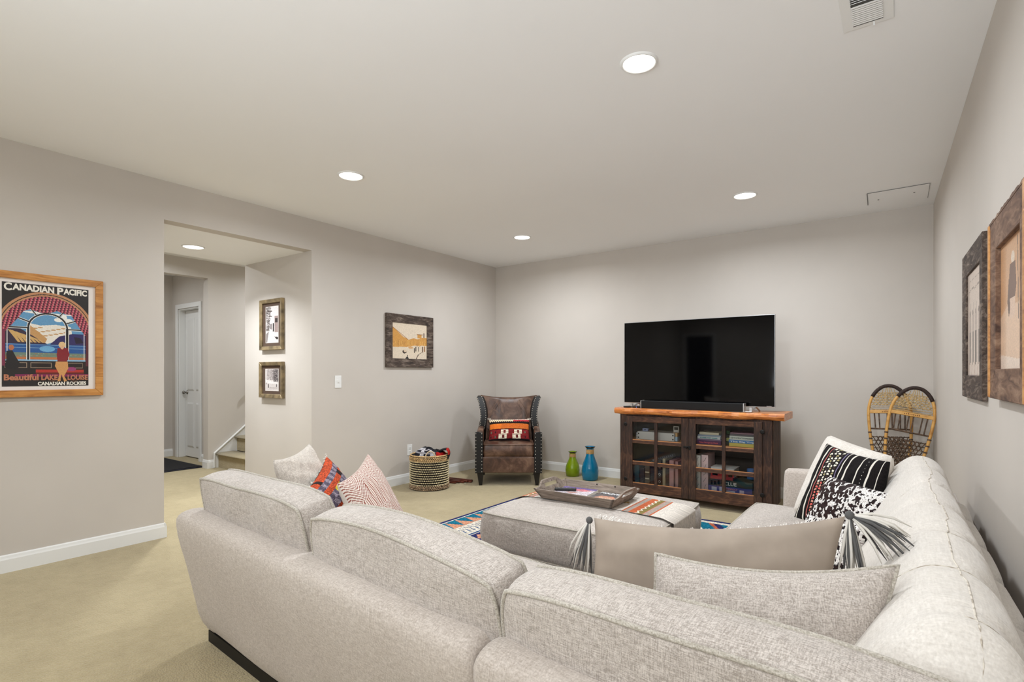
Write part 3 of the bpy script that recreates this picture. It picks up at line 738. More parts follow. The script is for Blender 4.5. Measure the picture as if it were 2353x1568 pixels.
ph = np.where((row + cx) % 2 == 0, (vv * 9 + np.abs(u - .5) * 9), (u * 9 + 0 * vv)); ph = np.where((row + cx) % 3 == 2, (vv * 9 - np.abs(u - .5) * 9), ph)
cv.a[(ph % 1) < .42] = (148, 92, 80)
pillow('throw_pillow', [(-1.845, 1.35, .742), (-2.085, 1.70, .80), (-1.735, 1.66, .46), (-1.56, 1.34, .44)], .15, PW,
       'cream pillow with rust chevron lines, its corner pointing up', cv=cv, back=(222, 212, 202), seed=35, c=.10)

# ================================================================== OTTOMAN
ot = thing('ottoman', (-1.405, 2.755, 0), 'large square light greige storage ottoman in the middle of the rug', 'ottoman')
MB().box(-.44, .44, -.435, .435, .045, .215).build('base', SOFAF, ot, bevel=.018, seg=3)
MB().box(-.40, .40, -.37, .37, 0, .045).build('plinth', MATS['sofa_plinth'], ot)
o = cushion('cushion_top', .93, .92, .19, .035, SOFA, ot, (0, 0, 0), seed=61, welt=(WELT, .0042), n=(40, 36), wob=.004, rnd=.05, bulgeb=.0, boxb=.014)
o.matrix_local = Matrix.Translation((0, -.46, .33)) @ Matrix.Rotation(radians(-90), 4, 'X')

# ================================================================== RUG
cv = Canvas(230, 270, (206, 198, 184)); X_, Y_ = cv.X, cv.Y
BLUE, TEAL, RUST, NAVY, SALM, TAN = (52, 78, 120), (28, 104, 128), (176, 96, 70), (44, 48, 92), (196, 140, 112), (196, 166, 130)
# bands run along y at the left end (x small)
cv.rect(0, .012, 0, 1, NAVY); cv.rect(.012, .018, 0, 1, (220, 214, 202))
def band_tri(x0, x1, n, c1, c2):
    cv.rect(x0, x1, 0, 1, c2)
    for k in range(n): cv.poly([(x0, k / n), (x1, (k + .5) / n), (x0, (k + 1) / n)], c1)
band_tri(.018, .085, 22, TEAL, SALM)
for k in range(54):
    y = k / 54; cv.line(.10, y, .125, y + .010, .004, BLUE); cv.line(.125, y + .010, .15, y, .004, BLUE)
cv.rect(.165, .172, 0, 1, BLUE)
cv.rect(.18, .255, 0, 1, NAVY)
for k in range(16):
    y = (k + .5) / 16; cv.poly([(.185, y), (.2175, y + .026), (.25, y), (.2175, y - .026)], SALM if k % 2 else RUST); cv.ell(.2175, y, .009, .008, NAVY)
cv.rect(.265, .272, 0, 1, BLUE)
for k in range(60): cv.poly([(.285, k / 60), (.30, (k + .5) / 60), (.285, (k + 1) / 60)], BLUE)
band_tri(.32, .40, 16, RUST, TAN)
m = (X_ > .42)
zz = ((Y_ * 6) % 1); saw = np.abs(((X_ * 10 + np.floor(Y_ * 22) * .0) % 1) - .5)
k_ = ((np.abs(((X_ - .42) * 5.2) % 1 - .5) * 2 + Y_ * 7.5) % 2); stepk = np.floor(k_ * 8) / 8
for lo, hi, c in ((0, .5, TEAL), (.5, .62, (226, 216, 196)), (.62, 1.0, TAN), (1.0, 1.12, (226, 216, 196)), (1.12, 1.6, TEAL), (1.6, 1.75, RUST), (1.75, 2.01, NAVY)):
    cv.a[m & (k_ >= lo) & (k_ < hi)] = c
cv.rect(.42, 1, .965, .985, (216, 206, 190)); cv.rect(.42, 1, .985, 1, NAVY)
cv.grain(.14, 4)
RUGM = painted_mat('rug_weave', fine=300, bd=.002, spec=.05)
rx0, rx1, ry0, ry1 = -2.94, -.62, 1.80, 4.43
rug = thing('area_rug', ((rx0 + rx1) / 2, (ry0 + ry1) / 2, 0), 'flat woven southwestern rug with blue, teal and salmon bands under the ottoman', 'rug')
cxr, cyr = rug.location.x, rug.location.y
panel('pile', cv, lambda u, v: (rx0 + (rx1 - rx0) * u - cxr, ry0 + (ry1 - ry0) * v - cyr + .006 * np.sin(u * 9), 0 * u + .009 + .0015 * np.sin(u * 23) * np.sin(v * 11)), RUGM, rug)
MB().box(rx0 - cxr + .002, rx1 - cxr - .002, ry0 - cyr + .008, ry1 - cyr - .008, .0005, .0065).build('backing', plain('rug_backing', (90, 86, 84), .95), rug)

# ================================================================== RUNNER ON THE OTTOMAN
cv = Canvas(220, 60, (214, 206, 196)); X_, Y_ = cv.X, cv.Y
def stripes(x0, x1, seq):
    n = sum(q[1] for q in seq); x = x0
    for c, wd in seq: cv.rect(x, x + (x1 - x0) * wd / n, 0, 1, c); x += (x1 - x0) * wd / n
GRY, ORG, OLV, CRM, PNK = (164, 150, 140), (190, 98, 62), (128, 112, 64), (226, 216, 198), (196, 116, 104)
def motif(x0, x1):
    stripes(x0, x1, [(ORG, .5), (GRY, 2), (ORG, 3), (OLV, 2.4), (PNK, .6), (GRY, 2), (ORG, .8)])
    w_ = x1 - x0; xa = x0 + w_ * 5.5 / 11.3
    for k in range(7):
        y0_ = k / 7
        for j in range(4): 
            cv.rect(xa - .010 + .004 * j, xa + .0 + .004 * j, y0_ + j * .018, y0_ + (j + 1) * .018 + .004, CRM); cv.rect(xa - .010 + .004 * (3 - j), xa + .004 * (3 - j), y0_ + (j + 4) * .018, y0_ + (j + 5) * .018 + .004, CRM)
motif(.70, .86); motif(.02, .13); cv.rect(.36, .39, 0, .3, (150, 60, 50)); cv.rect(.42, .52, 0, .12, (140, 52, 46)); cv.rect(.42, .46, 0, .2, (40, 30, 40))
cv.poly([(.645, .44), (.66, .52), (.652, .60), (.638, .52)], (190, 160, 100)); cv.poly([(.655, .5), (.668, .46), (.668, .56)], (150, 120, 70))
cv.rect(0, 1, 0, .016, (120, 112, 104)); cv.grain(.08, 5)
rn = thing('table_runner', (-1.40, 2.86, .44), 'off-white woven runner with orange, grey and olive bands laid across the ottoman', 'blanket')
def runf(u, v):
    x = -1.90 + 1.0 * u; y = 2.665 + .36 * v
    z = .4525 + .006 - .0 * u
    xe = np.clip((x + .985) / .055, 0, 1); xl = np.clip((-1.825 - x) / .055, 0, 1)
    k = np.clip((np.abs(x + 1.405) - .40) / .075, 0, 1)
    crown = .012 * (1 - ((x + 1.405) / .5) ** 2)
    X = np.where(u > .93, -.9175 - .0 * u, x); X = np.where(u < .045, -1.893, X)
    Z = .448 + crown - .012 * k ** 2; Z = np.where(u > .93, .435 - (u - .93) * 2.2, Z); Z = np.where(u < .045, .435 - (.045 - u) * 3, Z)
    return X + 1.40, y - 2.86 + .004 * np.sin(u * 7), Z - .44
panel('cloth', cv, runf, PW, rn, True)
fr = MB(); rr = random.Random(2)
for k in range(44):
    y = 2.67 + .35 * k / 43 - 2.86; fr.tube([(.4845, y, -.155), (.487 + rr.uniform(-.002, .004), y + rr.uniform(-.003, .003), -.18), (.486 + rr.uniform(0, .004), y + rr.uniform(-.005, .005), -.2)], .0013, 3)
fr.build('fringe', plain('fringe_cream', (216, 208, 196), .95), rn, kind='stuff')

# ================================================================== TRAY AND ITS CONTENTS
GREYW = wood('weathered_grey_wood', (92, 80, 70), (134, 120, 108), (166, 152, 140), (6, 60, 60), .75, .5)
ty = thing('wooden_tray', (-1.475, 2.80, .462), 'weathered grey wooden serving tray with cut-out handles on the ottoman', 'tray')
hx, hy, fl_, rh = .220, .150, .034, .056
MB().box(-hx, hx, -hy, hy, 0, .009).build('tray_base', GREYW, ty)
for s in (-1, 1):      # long sides lean outwards
    a = [(-hx, s * hy, 0), (hx, s * hy, 0), (hx + fl_, s * (hy + fl_), rh), (-hx - fl_, s * (hy + fl_), rh)]
    b = [(x, y - s * .010, z) for x, y, z in a]
    MB().hexa(a, b).build('tray_side', GREYW, ty)
for s in (-1, 1):      # short ends rise to a handle with a real slot
    N = 24; m_ = MB()
    def top(q):
        a = abs(q); return rh + (.030 * (.5 + .5 * cos(pi * min(1, max(0, (a - .35) / .4)))) if a > .35 else .030)
    outer = []
    for i in range(N + 1):
        q = -1 + 2 * i / N; outer.append((q, top(q)))
    def P3(q, z, off=0):
        k = z / rh; return (s * (hx + fl_ * k) - s * off, q * (hy + fl_ * min(1, k)), z)
    # strips: below slot, beside slot, above slot
    sl0, sl1, q0 = .046, .068, .40
    for i in range(N):
        qa, qb = outer[i][0], outer[i + 1][0]; ta, tb = outer[i][1], outer[i + 1][1]
        inside = abs((qa + qb) / 2) < q0
        spans = [((0, 0), (sl0, sl0)), ((sl1, sl1), (ta, tb))] if inside else [((0, 0), (ta, tb))]
        for (za, zb), (zc, zd) in spans:
            f_ = [P3(qa, za), P3(qb, zb), P3(qb, zd), P3(qa, zc)]; g_ = [P3(qa, za, .011), P3(qb, zb, .011), P3(qb, zd, .011), P3(qa, zc, .011)]
            m_.hexa(f_, g_)
    m_.build('tray_end', GREYW, ty)
for s in (-.02, .1): MB().lathe([(0, 0), (.004, 0), (.004, .002), (0, .003)], 8).build('nail', BLACKM, ty, loc=(s, hy + .016, .05), rot=(pi / 2, 0, 0))
PRINT = painted_mat('glossy_print', rough=.3, spec=.5, coat=.3)
WTXT = plain('white_ink', (240, 240, 240), .4)
def magazine(loc, rz, w_, h_, th, cv, label, title=None, tw=.1, tsz=.03, tcol=None, ty_=.9):
    t = thing('magazine', loc, label, 'magazine', rz, 'magazines in the wooden tray')
    MB().box(-w_ / 2, w_ / 2, -h_ / 2, h_ / 2, 0, th).build('pages', plain('paper_edge', (226, 222, 214), .8), t)
    panel('print', cv, lambda u, v: ((u - .5) * w_, (v - .5) * h_, 0 * u + th + .0004), PRINT, t)
    if title: text_obj('lettering', title, tsz, tcol or WTXT, t, frameM((-w_ * .46, h_ * (ty_ - .5), th + .0012), (1, 0, 0), (0, 1, 0)), width=tw, bold=.001)
    return t
cv = Canvas(60, 46, (206, 196, 206)); cv.rect(0, 1, .78, 1, (96, 74, 150)); cv.poly([(.1, .62), (.6, .85), (.95, .7), (.7, .5)], (206, 104, 120)); cv.poly([(.3, .3), (.7, .45), (.5, .15)], (196, 150, 140)); cv.ell(.35, .55, .12, .1, (140, 130, 190)); cv.grain(.3, 1)
magazine((-1.56, 2.81, .474), radians(6), .215, .20, .016, cv, 'magazine with a purple and pink cover at the left of the wooden tray')
cv = Canvas(60, 46, (62, 60, 68)); cv.poly([(.05, .1), (.25, .55), (.6, .62), (.9, .4), (.95, .05)], (196, 122, 92)); cv.ell(.5, .35, .25, .14, (214, 160, 130)); cv.ell(.7, .2, .12, .08, (90, 84, 96)); cv.rect(.6, .92, .04, .12, (210, 200, 160)); cv.grain(.35, 7)
magazine((-1.345, 2.80, .474), radians(-3), .185, .225, .010, cv, 'magazine with white title letters and an orange mountain photo, right in the tray', 'MOUNTAIN', .165, .045, ty_=.80)
rm = thing('remote_control', (-1.615, 2.79, .4915), 'slim black remote control lying on the purple magazine in the tray', 'remote', radians(28))
MB().box(-.065, .065, -.019, .019, 0, .014).build('body', BLACK, rm, bevel=.006, seg=3)
for i in range(5): MB().lathe([(0, .0012), (.0045, .001), (.005, 0)], 10).build('button', plain('button_grey', (120, 118, 130), .5) if i else plain('button_purple', (120, 70, 190), .5), rm, loc=(.05 - i * .022, 0, .014))

# ================================================================== TELEVISION CABINET
BARN = wood('reclaimed_brown', (34, 21, 16), (76, 47, 32), (124, 84, 58), (5, 26, 26), .7, .6, 1.5)
BARND = wood('reclaimed_dark', (28, 18, 14), (60, 38, 27), (104, 70, 50), (26, 26, 5), .7, .6, 1.5)
ORNG = wood('orange_pine', (120, 54, 20), (206, 122, 54), (236, 164, 92), (2.2, 16, 40), .35, .2, 3.0, .3)
ORNS = wood('shelf_pine', (168, 104, 58), (206, 142, 88), (226, 172, 116), (3, 30, 30), .5, .15)
GLASS = None
def glass_mat():
    m = bpy.data.materials.new('pane_glass'); m.use_nodes = True; nt = m.node_tree; nt.nodes.clear()
    o = nt.nodes.new('ShaderNodeOutputMaterial'); tr = nt.nodes.new('ShaderNodeBsdfTransparent'); gl = nt.nodes.new('ShaderNodeBsdfGlossy'); gl.inputs['Roughness'].default_value = .02
    fr = nt.nodes.new('ShaderNodeFresnel'); fr.inputs[0].default_value = 1.5; mx = nt.nodes.new('ShaderNodeMixShader'); tr.inputs[0].default_value = (.93, .95, .94, 1)
    nt.links.new(fr.outputs[0], mx.inputs[0]); nt.links.new(tr.outputs[0], mx.inputs[1]); nt.links.new(gl.outputs[0], mx.inputs[2]); nt.links.new(mx.outputs[0], o.inputs[0]); return m
GLASS = glass_mat()
CX, CY = -1.52, 4.85
cb = thing('television_cabinet', (CX, CY, 0), 'reclaimed dark wood cabinet with two glass-paned doors and an orange live-edge top', 'cabinet')
hw, dp = .675, .36
rr = random.Random(12)
# live-edge top slab
nT = 26; fe = [(-.73 + 1.50 * i / nT, -.035 + .010 * sin(i * .9) + .006 * sin(i * 2.3) - (.0 if 0 < i < nT else -.02)) for i in range(nT + 1)]
rings = []
for (x, y) in fe:
    zt = .858 + .002 * sin(x * 9); zb = .802 + .004 * sin(x * 13)
    rings.append([(x, y + .012, zb), (x, y, zb + .012), (x, y - .004, (zt + zb) / 2), (x, y + .002, zt - .010), (x, y + .014, zt), (x, .39, zt), (x, .395, zt - .02), (x, .39, zb)])
MB().loft(rings).build('top_slab', ORNG, cb, smooth=False)
# carcass
box_obj('side_panel', -hw, -hw + .025, .02, dp, .06, .80, BARND, cb)
box_obj('side_panel', hw - .025, hw, .02, dp, .06, .80, BARND, cb)
for i in range(3): box_obj('side_board', hw, hw + .006, .02 + i * .115, .128 + i * .115, .062, .798, BARND, cb, .002, 1)
box_obj('front_stile', -hw, -hw + .070, 0, .022, .06, .80, BARND, cb, .002, 1)
box_obj('front_stile', hw - .082, hw, 0, .022, .06, .80, BARND, cb, .002, 1)
box_obj('back_panel', -hw + .025, hw - .025, dp - .012, dp, .06, .80, plain('cabinet_inside', (38, 27, 21), .8), cb)
box_obj('bottom_board', -hw + .025, hw - .025, .025, dp - .012, .10, .118, ORNS, cb)
box_obj('shelf', -hw + .025, hw - .025, .045, dp - .012, .538, .556, ORNS, cb)
box_obj('bottom_rail', -hw, hw, .002, .022, .06, .075, BARN, cb)
box_obj('top_rail', -hw, hw, .006, .03, .785, .802, BARND, cb)
for sx in (-1, 1):
    for y in (.05, dp - .06): box_obj('foot', sx * (hw - .07) - .03, sx * (hw - .07) + .03, y - .03, y + .03, 0, .06, BARND, cb)
IRON = plain('black_iron', (20, 18, 17), .55, .4)
def door(x0, x1, stl, str_, mx0, mx1, zt, zr, zb, name='glazed_door'):
    """x0..x1 outer; stl/str_ inner edges of stiles; mx middle muntin; zt top-rail bottom; zr two rails; zb bottom-rail top"""
    c = (x0 + x1) / 2; d = bpy.data.objects.new(name, None); link(d, cb); d.location = (c, -.002, 0)
    def bx(nm, a, b, z0, z1, m, y0=-.022, y1=0): return box_obj(nm, a - c, b - c, y0, y1, z0, z1, m, d, .0025, 1)
    bx('stile', x0, stl, .062, .785, BARND); bx('stile', str_, x1, .062, .785, BARND)
    bx('rail', stl, str_, zt, .785, BARN); bx('rail', stl, str_, .062, zb, BARN)
    bx('muntin', mx0, mx1, zb, zt, BARND, -.020, -.004)
    for z0, z1 in zr:
        bx('muntin', stl, mx0, z0, z1, BARN, -.019, -.004); bx('muntin', mx1, str_, z0, z1, BARN, -.019, -.004)
    zs = [(zt, zr[0][1]), (zr[0][0], zr[1][1]), (zr[1][0], zb)]
    for (za, zb_) in zs:
        for (a, b) in ((stl, mx0), (mx1, str_)):
            MB().add([(a - c, -.008, zb_), (b - c, -.008, zb_), (b - c, -.008, za), (a - c, -.008, za)], [(0, 1, 2, 3)]).build('glass_pane', GLASS, d)
            box_obj('sill_bead', a - c, b - c, -.012, -.004, zb_, zb_ + .006, ORNS, d)
    return d, c
X = lambda u: (u + 2.354) * .9327 - 2.195 - CX      # cabinet x of measured lines
dl, cl = door(X(-2.281), X(-1.641), X(-2.21), X(-1.707), X(-1.979), X(-1.947), .730, [(.527, .557), (.322, .352)], .148)
dr, cr = door(X(-1.639), X(-.985), X(-1.569), X(-1.054), X(-1.329), X(-1.298), .738, [(.520, .552), (.318, .350)], .160)
for z in (.704, .178):
    for d_, x in ((dl, X(-2.281) - cl), (dr, X(-.985) - cr)):
        MB().lathe([(0, .006), (.014, .005), (.019, .001), (.019, 0)], 10).build('hinge', IRON, d_, loc=(x + (.002 if x > 0 else -.002), -.022, z), rot=(pi / 2, 0, 0))
lt = MB(); lt.box(-.032, .022, -.006, 0, -.008, .008); lt.box(-.006, .006, -.022, -.006, -.012, .006); lt.box(.016, .034, -.012, 0, -.018, .012)
lt.build('latch', IRON, dl, loc=(X(-1.641) - cl - .01, -.022, .528), bevel=.002, seg=1)

# contents of the cabinet
def pl_(c): return plain('item_%d_%d_%d' % c, c, .6)
def boxitem(name, x, y, z, w_, d_, h_, col, label, cat, group, rz=0, txt=None, tcol=None, tsize=.02, bands=(), tw=None, tz=.5):
    t = thing(name, (x, y, z), label, cat, rz, group)
    MB().box(-w_ / 2, w_ / 2, 0, d_, 0, h_).build('cover' if cat == 'book' else 'carton', pl_(col), t, bevel=.0015, seg=1)
    for (z0, z1, x0, x1, c) in bands:
        MB().box(-w_ / 2 + x0 * w_, -w_ / 2 + x1 * w_, -.0008, 0, z0 * h_, z1 * h_).build('label_band', pl_(c), t)
    if txt:
        text_obj('lettering', txt, tsize, pl_(tcol), t, frameM((-(tw or w_ * .8) / 2, -.0012, h_ * tz - tsize * .35), (1, 0, 0), (0, 0, 1)), width=tw or w_ * .8, bold=.0006)
    return t
ZS, ZB = .5565, .1185; yb = CY + .05
W3 = lambda x: x
boxitem('storage_box', -1.868, yb + .02, ZS, .36, .2, .075, (214, 210, 204), 'flat off-white storage box with black corner studs on the upper left shelf', 'box', 'items on the upper cabinet shelf')
for sx in (-1, 1):
    for z in (.018, .055):
        b_ = MB().lathe([(0, .003), (.006, .002), (.007, 0)], 10).build('corner_stud', IRON, [o for o in bpy.data.objects if o.name.startswith('storage_box')][0], loc=(sx * .168, 0, z), rot=(pi / 2, 0, 0))
boxitem('card_box', -1.985, yb + .06, ZS + .0765, .055, .03, .026, (150, 160, 196), 'small pale blue card box standing on the off-white storage box', 'box', 'items on the upper cabinet shelf', bands=((.35, .65, .3, .7, (60, 66, 90)),))
for i in range(5):
    boxitem('booklet', -2.058, yb + .03 + i * .002, ZS + i * .0125, .022, .12, .010, (206 - i * 6, 200 - i * 5, 190), 'thin pale booklet at the left end of the upper shelf, ' + ['bottom', 'second', 'middle', 'fourth', 'top'][i] + ' of its stack', 'book', 'pale booklets at the left of the upper shelf')
boxitem('card_box', -1.695, yb + .05, ZS, .055, .06, .042, (170, 196, 214), 'small light blue box at the right end of the upper left shelf', 'box', 'items on the upper cabinet shelf')
boxitem('card_box', -1.692, yb + .055, ZS + .0425, .045, .05, .035, (206, 160, 104), 'small tan box on top of the light blue box in the cabinet', 'box', 'items on the upper cabinet shelf')
boxitem('photo_frame', -1.700, yb + .11, ZS + .0, .052, .008, .135, (206, 200, 190), 'small pale picture frame standing behind the tan box in the cabinet', 'picture frame', 'items on the upper cabinet shelf', bands=((.74, .94, .15, .85, (40, 38, 36)),))
bk = [('purple paperback lying at the bottom of the left stack on the upper right shelf', (88, 40, 84), .034, .215, 'Ticket Through the World', (224, 90, 96)),
      ('thin mauve book lying second from the bottom of the left stack', (128, 104, 130), .012, .21, None, None),
      ('white book with teal lettering in the left stack on the upper right shelf', (206, 206, 204), .024, .20, 'STORIES AND GAMES', (60, 140, 140)),
      ('thin blue-grey book near the top of the left stack', (140, 152, 168), .013, .20, None, None), ('cream book lying on top of the left stack', (206, 196, 168), .022, .17, None, None)]
z = ZS
for i, (lb, c, h_, w_, tx, tc) in enumerate(bk):
    boxitem('book', -1.372 + .004 * (i % 2), yb + .004 * i, z, w_, .16, h_, c, lb, 'book', 'books on the upper right cabinet shelf', txt=tx, tcol=tc, tsize=.014, tw=w_ * .75 if tx else None); z += h_ + .0005
bk = [('yellow book at the bottom of the right stack behind the glass door', (224, 200, 96), .030, .225, None, None),
      ('sky blue book with white lettering in the right stack', (84, 138, 196), .026, .225, 'The Big Trip', (230, 236, 240)),
      ('thick white science book with grey lettering in the right stack', (218, 220, 206), .034, .22, "KID'S SCIENCE EXPERIMENTS", (120, 130, 120)),
      ('thin grey book in the right stack under the topmost one', (104, 96, 98), .016, .21, None, None), ('mauve striped book on top of the right stack', (150, 116, 124), .012, .21, None, None)]
z = ZS
for i, (lb, c, h_, w_, tx, tc) in enumerate(bk):
    boxitem('book', -1.085 - .003 * (i % 2), yb + .003 * i, z, w_, .16, h_, c, lb, 'book', 'books on the upper right cabinet shelf', txt=tx, tcol=tc, tsize=.017, tw=w_ * .9 if tx else None); z += h_ + .0005
for i in range(4): boxitem('card_box', -1.225, yb + .08, ZS + i * .032, .03, .03, .03, [(60, 70, 52), (206, 206, 120), (40, 44, 40), (60, 90, 60)][i], ['dark green', 'yellow', 'black', 'topmost green'][i] + ' little box in the column between the two book stacks', 'box', 'little boxes between the book stacks')
# lower shelf left: upright albums and boxes
lo = [(-2.055, .05, .20, (40, 84, 96), 'teal spined album at the far left of the lower shelf'), (-2.0, .045, .165, (46, 40, 44), 'dark album second from the left on the lower shelf'), (-1.948, .05, .24, (96, 78, 56), 'brown and cream book on the lower left shelf'),
      (-1.898, .04, .175, (34, 32, 36), 'black album beside the brown book on the lower left shelf'), (-1.862, .024, .21, (70, 64, 70), 'grey album left of the patterned one'), (-1.828, .034, .255, (52, 48, 50), 'black album with a white circle pattern on its spine'),
      (-1.785, .03, .27, (204, 186, 150), 'cream spined binder on the lower left shelf'), (-1.752, .028, .25, (58, 38, 30), 'dark brown binder between the cream and the pink ones'), (-1.713, .045, .262, (214, 164, 160), 'pink spined binder on the lower left shelf'), (-1.665, .03, .255, (200, 150, 146), 'second pink binder half behind the door frame')]
for x, w_, h_, c, lb in lo:
    t = boxitem('binder', x, yb + .02, ZB, w_ - .003, .2, h_, c, lb, 'book', 'binders and albums on the lower cabinet shelf')
    if 'circle' in lb:
        for z in (.05, .12, .19): MB().lathe([(.007, 0), (.012, 0), (.012, .0008), (.007, .0008)], 14).build('emblem', pl_((206, 206, 204)), t, loc=(0, 0, z), rot=(pi / 2, 0, 0))
    elif 'brown and cream' in lb:
        for z in (.06, .12, .2): MB().box(-w_ / 2 + .004, w_ / 2 - .006, -.001, 0, z, z + .012).build('label_band', pl_((206, 196, 170)), t)
t = thing('flat_grille', (-1.86, yb + .07, .37), 'dark slatted board leaning across the top of the albums in the left door', 'board')
MB().box(-.17, .17, 0, .012, -.014, .014).build('board', pl_((40, 36, 38)), t, rot=(0, radians(-19), 0))
for i in range(16): MB().box(-.003, .003, -.002, 0, -.009, .009).build('slot', pl_((104, 104, 112)), t, loc=((-.15 + i * .02) * cos(radians(19)), 0, (-.15 + i * .02) * sin(radians(19)) + 0), rot=(0, radians(-19), 0))
lo = [(-1.512, .018, .19, (176, 84, 70), 'thin rust folder at the left of the lower right shelf'), (-1.470, .058, .335, (206, 200, 190), 'tall white marbled binder on the lower right shelf'), (-1.405, .062, .342, (212, 184, 184), 'tall pale pink binder beside the white marbled one')]
for x, w_, h_, c, lb in lo:
    t = boxitem('binder', x, yb, ZB, w_ - .003, .22, h_, c, lb, 'book', 'tall binders on the lower right shelf')
    if 'marbled' in lb:
        for k in range(5): MB().tube([(-.015 + rr.uniform(0, .02), -.001, .04 + k * .06), (rr.uniform(-.01, .01), -.001, .06 + k * .06), (.012, -.001, .08 + k * .06)], .0018, 4).build('vein', pl_((140, 134, 126)), t)
z = ZB
boxitem('board_game', -1.185, yb + .0, z, .375, .2, .012, (150, 144, 130), 'thin grey game box at the bottom of the game stack', 'game', 'board games on the lower right shelf'); z += .0125
boxitem('board_game', -1.185, yb + .0, z, .372, .2, .012, (96, 90, 70), 'thin olive game box second from the bottom of the game stack', 'game', 'board games on the lower right shelf'); z += .0125
boxitem('board_game', -1.190, yb - .004, z, .365, .2, .056, (76, 70, 150), 'blue and purple board game box with pale patches in the stack', 'game', 'board games on the lower right shelf', txt='MONOPOLY', tcol=(206, 120, 130), tsize=.02, tw=.13, tz=.7,
        bands=((.1, .8, .08, .2, (206, 206, 226)), (.2, .9, .26, .34, (190, 196, 226)), (.1, .45, .42, .62, (200, 200, 224)), (.2, .7, .72, .82, (214, 196, 220)), (0, .08, 0, 1, (200, 214, 206)))); z += .0565
boxitem('board_game', -1.185, yb - .002, z, .36, .2, .056, (38, 56, 48), 'dark green board game box lettered CLUE', 'game', 'board games on the lower right shelf', txt='CLUE', tcol=(236, 236, 230), tsize=.042, tw=.10, tz=.48,
        bands=((0, 1, 0, .30, (60, 40, 34)), (.15, .8, .04, .08, (200, 150, 110)), (.1, .7, .12, .16, (190, 90, 60)), (.2, .9, .2, .25, (206, 170, 130)), (.3, .9, .28, .31, (196, 120, 80)))); z += .0565
boxitem('board_game', -1.262, yb + .004, z, .19, .18, .024, (176, 40, 44), 'flat red board game box under the white and red one', 'game', 'board games on the lower right shelf'); z += .0245
t = boxitem('board_game', -1.255, yb + .006, z, .195, .18, .075, (222, 214, 210), 'white and red board game box on top of the game stack', 'game', 'board games on the lower right shelf', txt='BATTLESHIP', tcol=(196, 70, 76), tsize=.02, tw=.11, tz=.74,
        bands=((0, .42, 0, 1, (186, 36, 40)), (.1, .36, .07, .3, (232, 226, 222)), (.04, .34, .76, .93, (200, 190, 190)), (.62, .78, .04, .14, (96, 84, 130))))
MB().box(-.10, .105, -.004, .18, .0752, .079).build('lid', pl_((226, 224, 220)), t)
t = thing('tin_can', (-1.03, yb + .05, z + .0), 'blue tin can on top of the board games at the right', 'can')
MB().lathe([(0, 0), (.03, 0), (.031, .003), (.031, .085), (.03, .088), (.028, .088), (.028, .084), (0, .084)], 24).build('can', pl_((66, 110, 170)), t, smooth=True)
MB().lathe([(.0314, .03), (.0314, .06)], 24).build('label_band', pl_((160, 196, 226)), t, smooth=True)

# ================================================================== TELEVISION, SOUNDBAR, BITS
SCR = plain('screen_glass', (4, 4, 5), .05, spec=.32)
tvs = thing('television', (-1.535, 5.0, .90), 'large black flat-screen television standing on the cabinet, switched off', 'television')
MB().box(-.682, .682, 0, .012, .005, .79).build('screen', SCR, tvs, bevel=.002)
MB().box(-.686, .686, .004, .03, .0, .795).build('bezel', plain('silver_bezel', (176, 176, 176), .35, .8), tvs, bevel=.002)
MB().box(-.45, .45, .03, .062, .02, .48).build('rear_housing', BLACK, tvs, bevel=.01)
MB().box(.62, .66, -.0012, 0, .006, .012).build('badge', plain('badge_grey', (120, 120, 120), .4), tvs)
for sx in (-.545, .53):
    m_ = MB(); m_.tube([(sx, .02, .0), (sx - .012, -.10, -.038)], .0075, 8); m_.tube([(sx, .02, .0), (sx + .012, .12, -.038)], .0075, 8)
    m_.box(sx - .022, sx - .002, -.125, -.095, -.041, -.0)
    m_.build('foot', plain('foot_silver', (190, 190, 190), .3, .7), tvs)
sb = thing('soundbar', (-1.53, 4.90, .8595), 'long low black soundbar in front of the television', 'soundbar')
MB().box(-.455, .455, -.04, .04, .003, .072).build('grille', plain('soundbar_cloth', (14, 14, 15), .8, nscale=400, namt=.5), sb, bevel=.006)
for s in (-1, 1): MB().box(-.004, .004, -.041, .041, .001, .074).build('end_cap', plain('foot_silver', (190, 190, 190), .3, .7), sb, loc=(s * .459, 0, 0), bevel=.002)
t = thing('remote_control', (-2.12, 4.88, .8595), 'black remote control on the left end of the cabinet top', 'remote', radians(25))
MB().box(-.05, .05, -.02, .02, 0, .016).build('body', BLACK, t, bevel=.005)
for i in range(4): MB().lathe([(0, .001), (.004, 0)], 8).build('button', MATS['button_grey'], t, loc=(-.03 + i * .018, 0, .016))
t = thing('streaming_box', (-2.035, 4.90, .8595), 'small black box with a tiny light on the cabinet top left of the soundbar', 'box')
MB().box(-.04, .04, -.035, .035, 0, .018).build('case', BLACK, t, bevel=.004); MB().box(-.002, .002, -.0365, -.035, .006, .010).build('indicator', emis('led_blue', (120, 140, 255), 3), t)
t = thing('white_cable', (-2.0, 4.93, .8595), 'loop of white and black cable behind the small box under the television', 'cord')
for k in range(4): MB().tube([(-.03 + k * .012, .0, .003), (-.02 + k * .01, -.02, .02 + .005 * k), (.0 + k * .01, -.01, .04), (.02, .02, .05)], .0025, 6).build('cable', WH if k % 2 else BLACK, t, smooth=True)
t = thing('streaming_box', (-1.035, 4.885, .8595), 'flat silver and black gadget at the right end of the soundbar', 'box')
MB().box(-.03, .03, -.02, .02, 0, .010).build('case', plain('foot_silver', (190, 190, 190), .3, .7), t, bevel=.003)

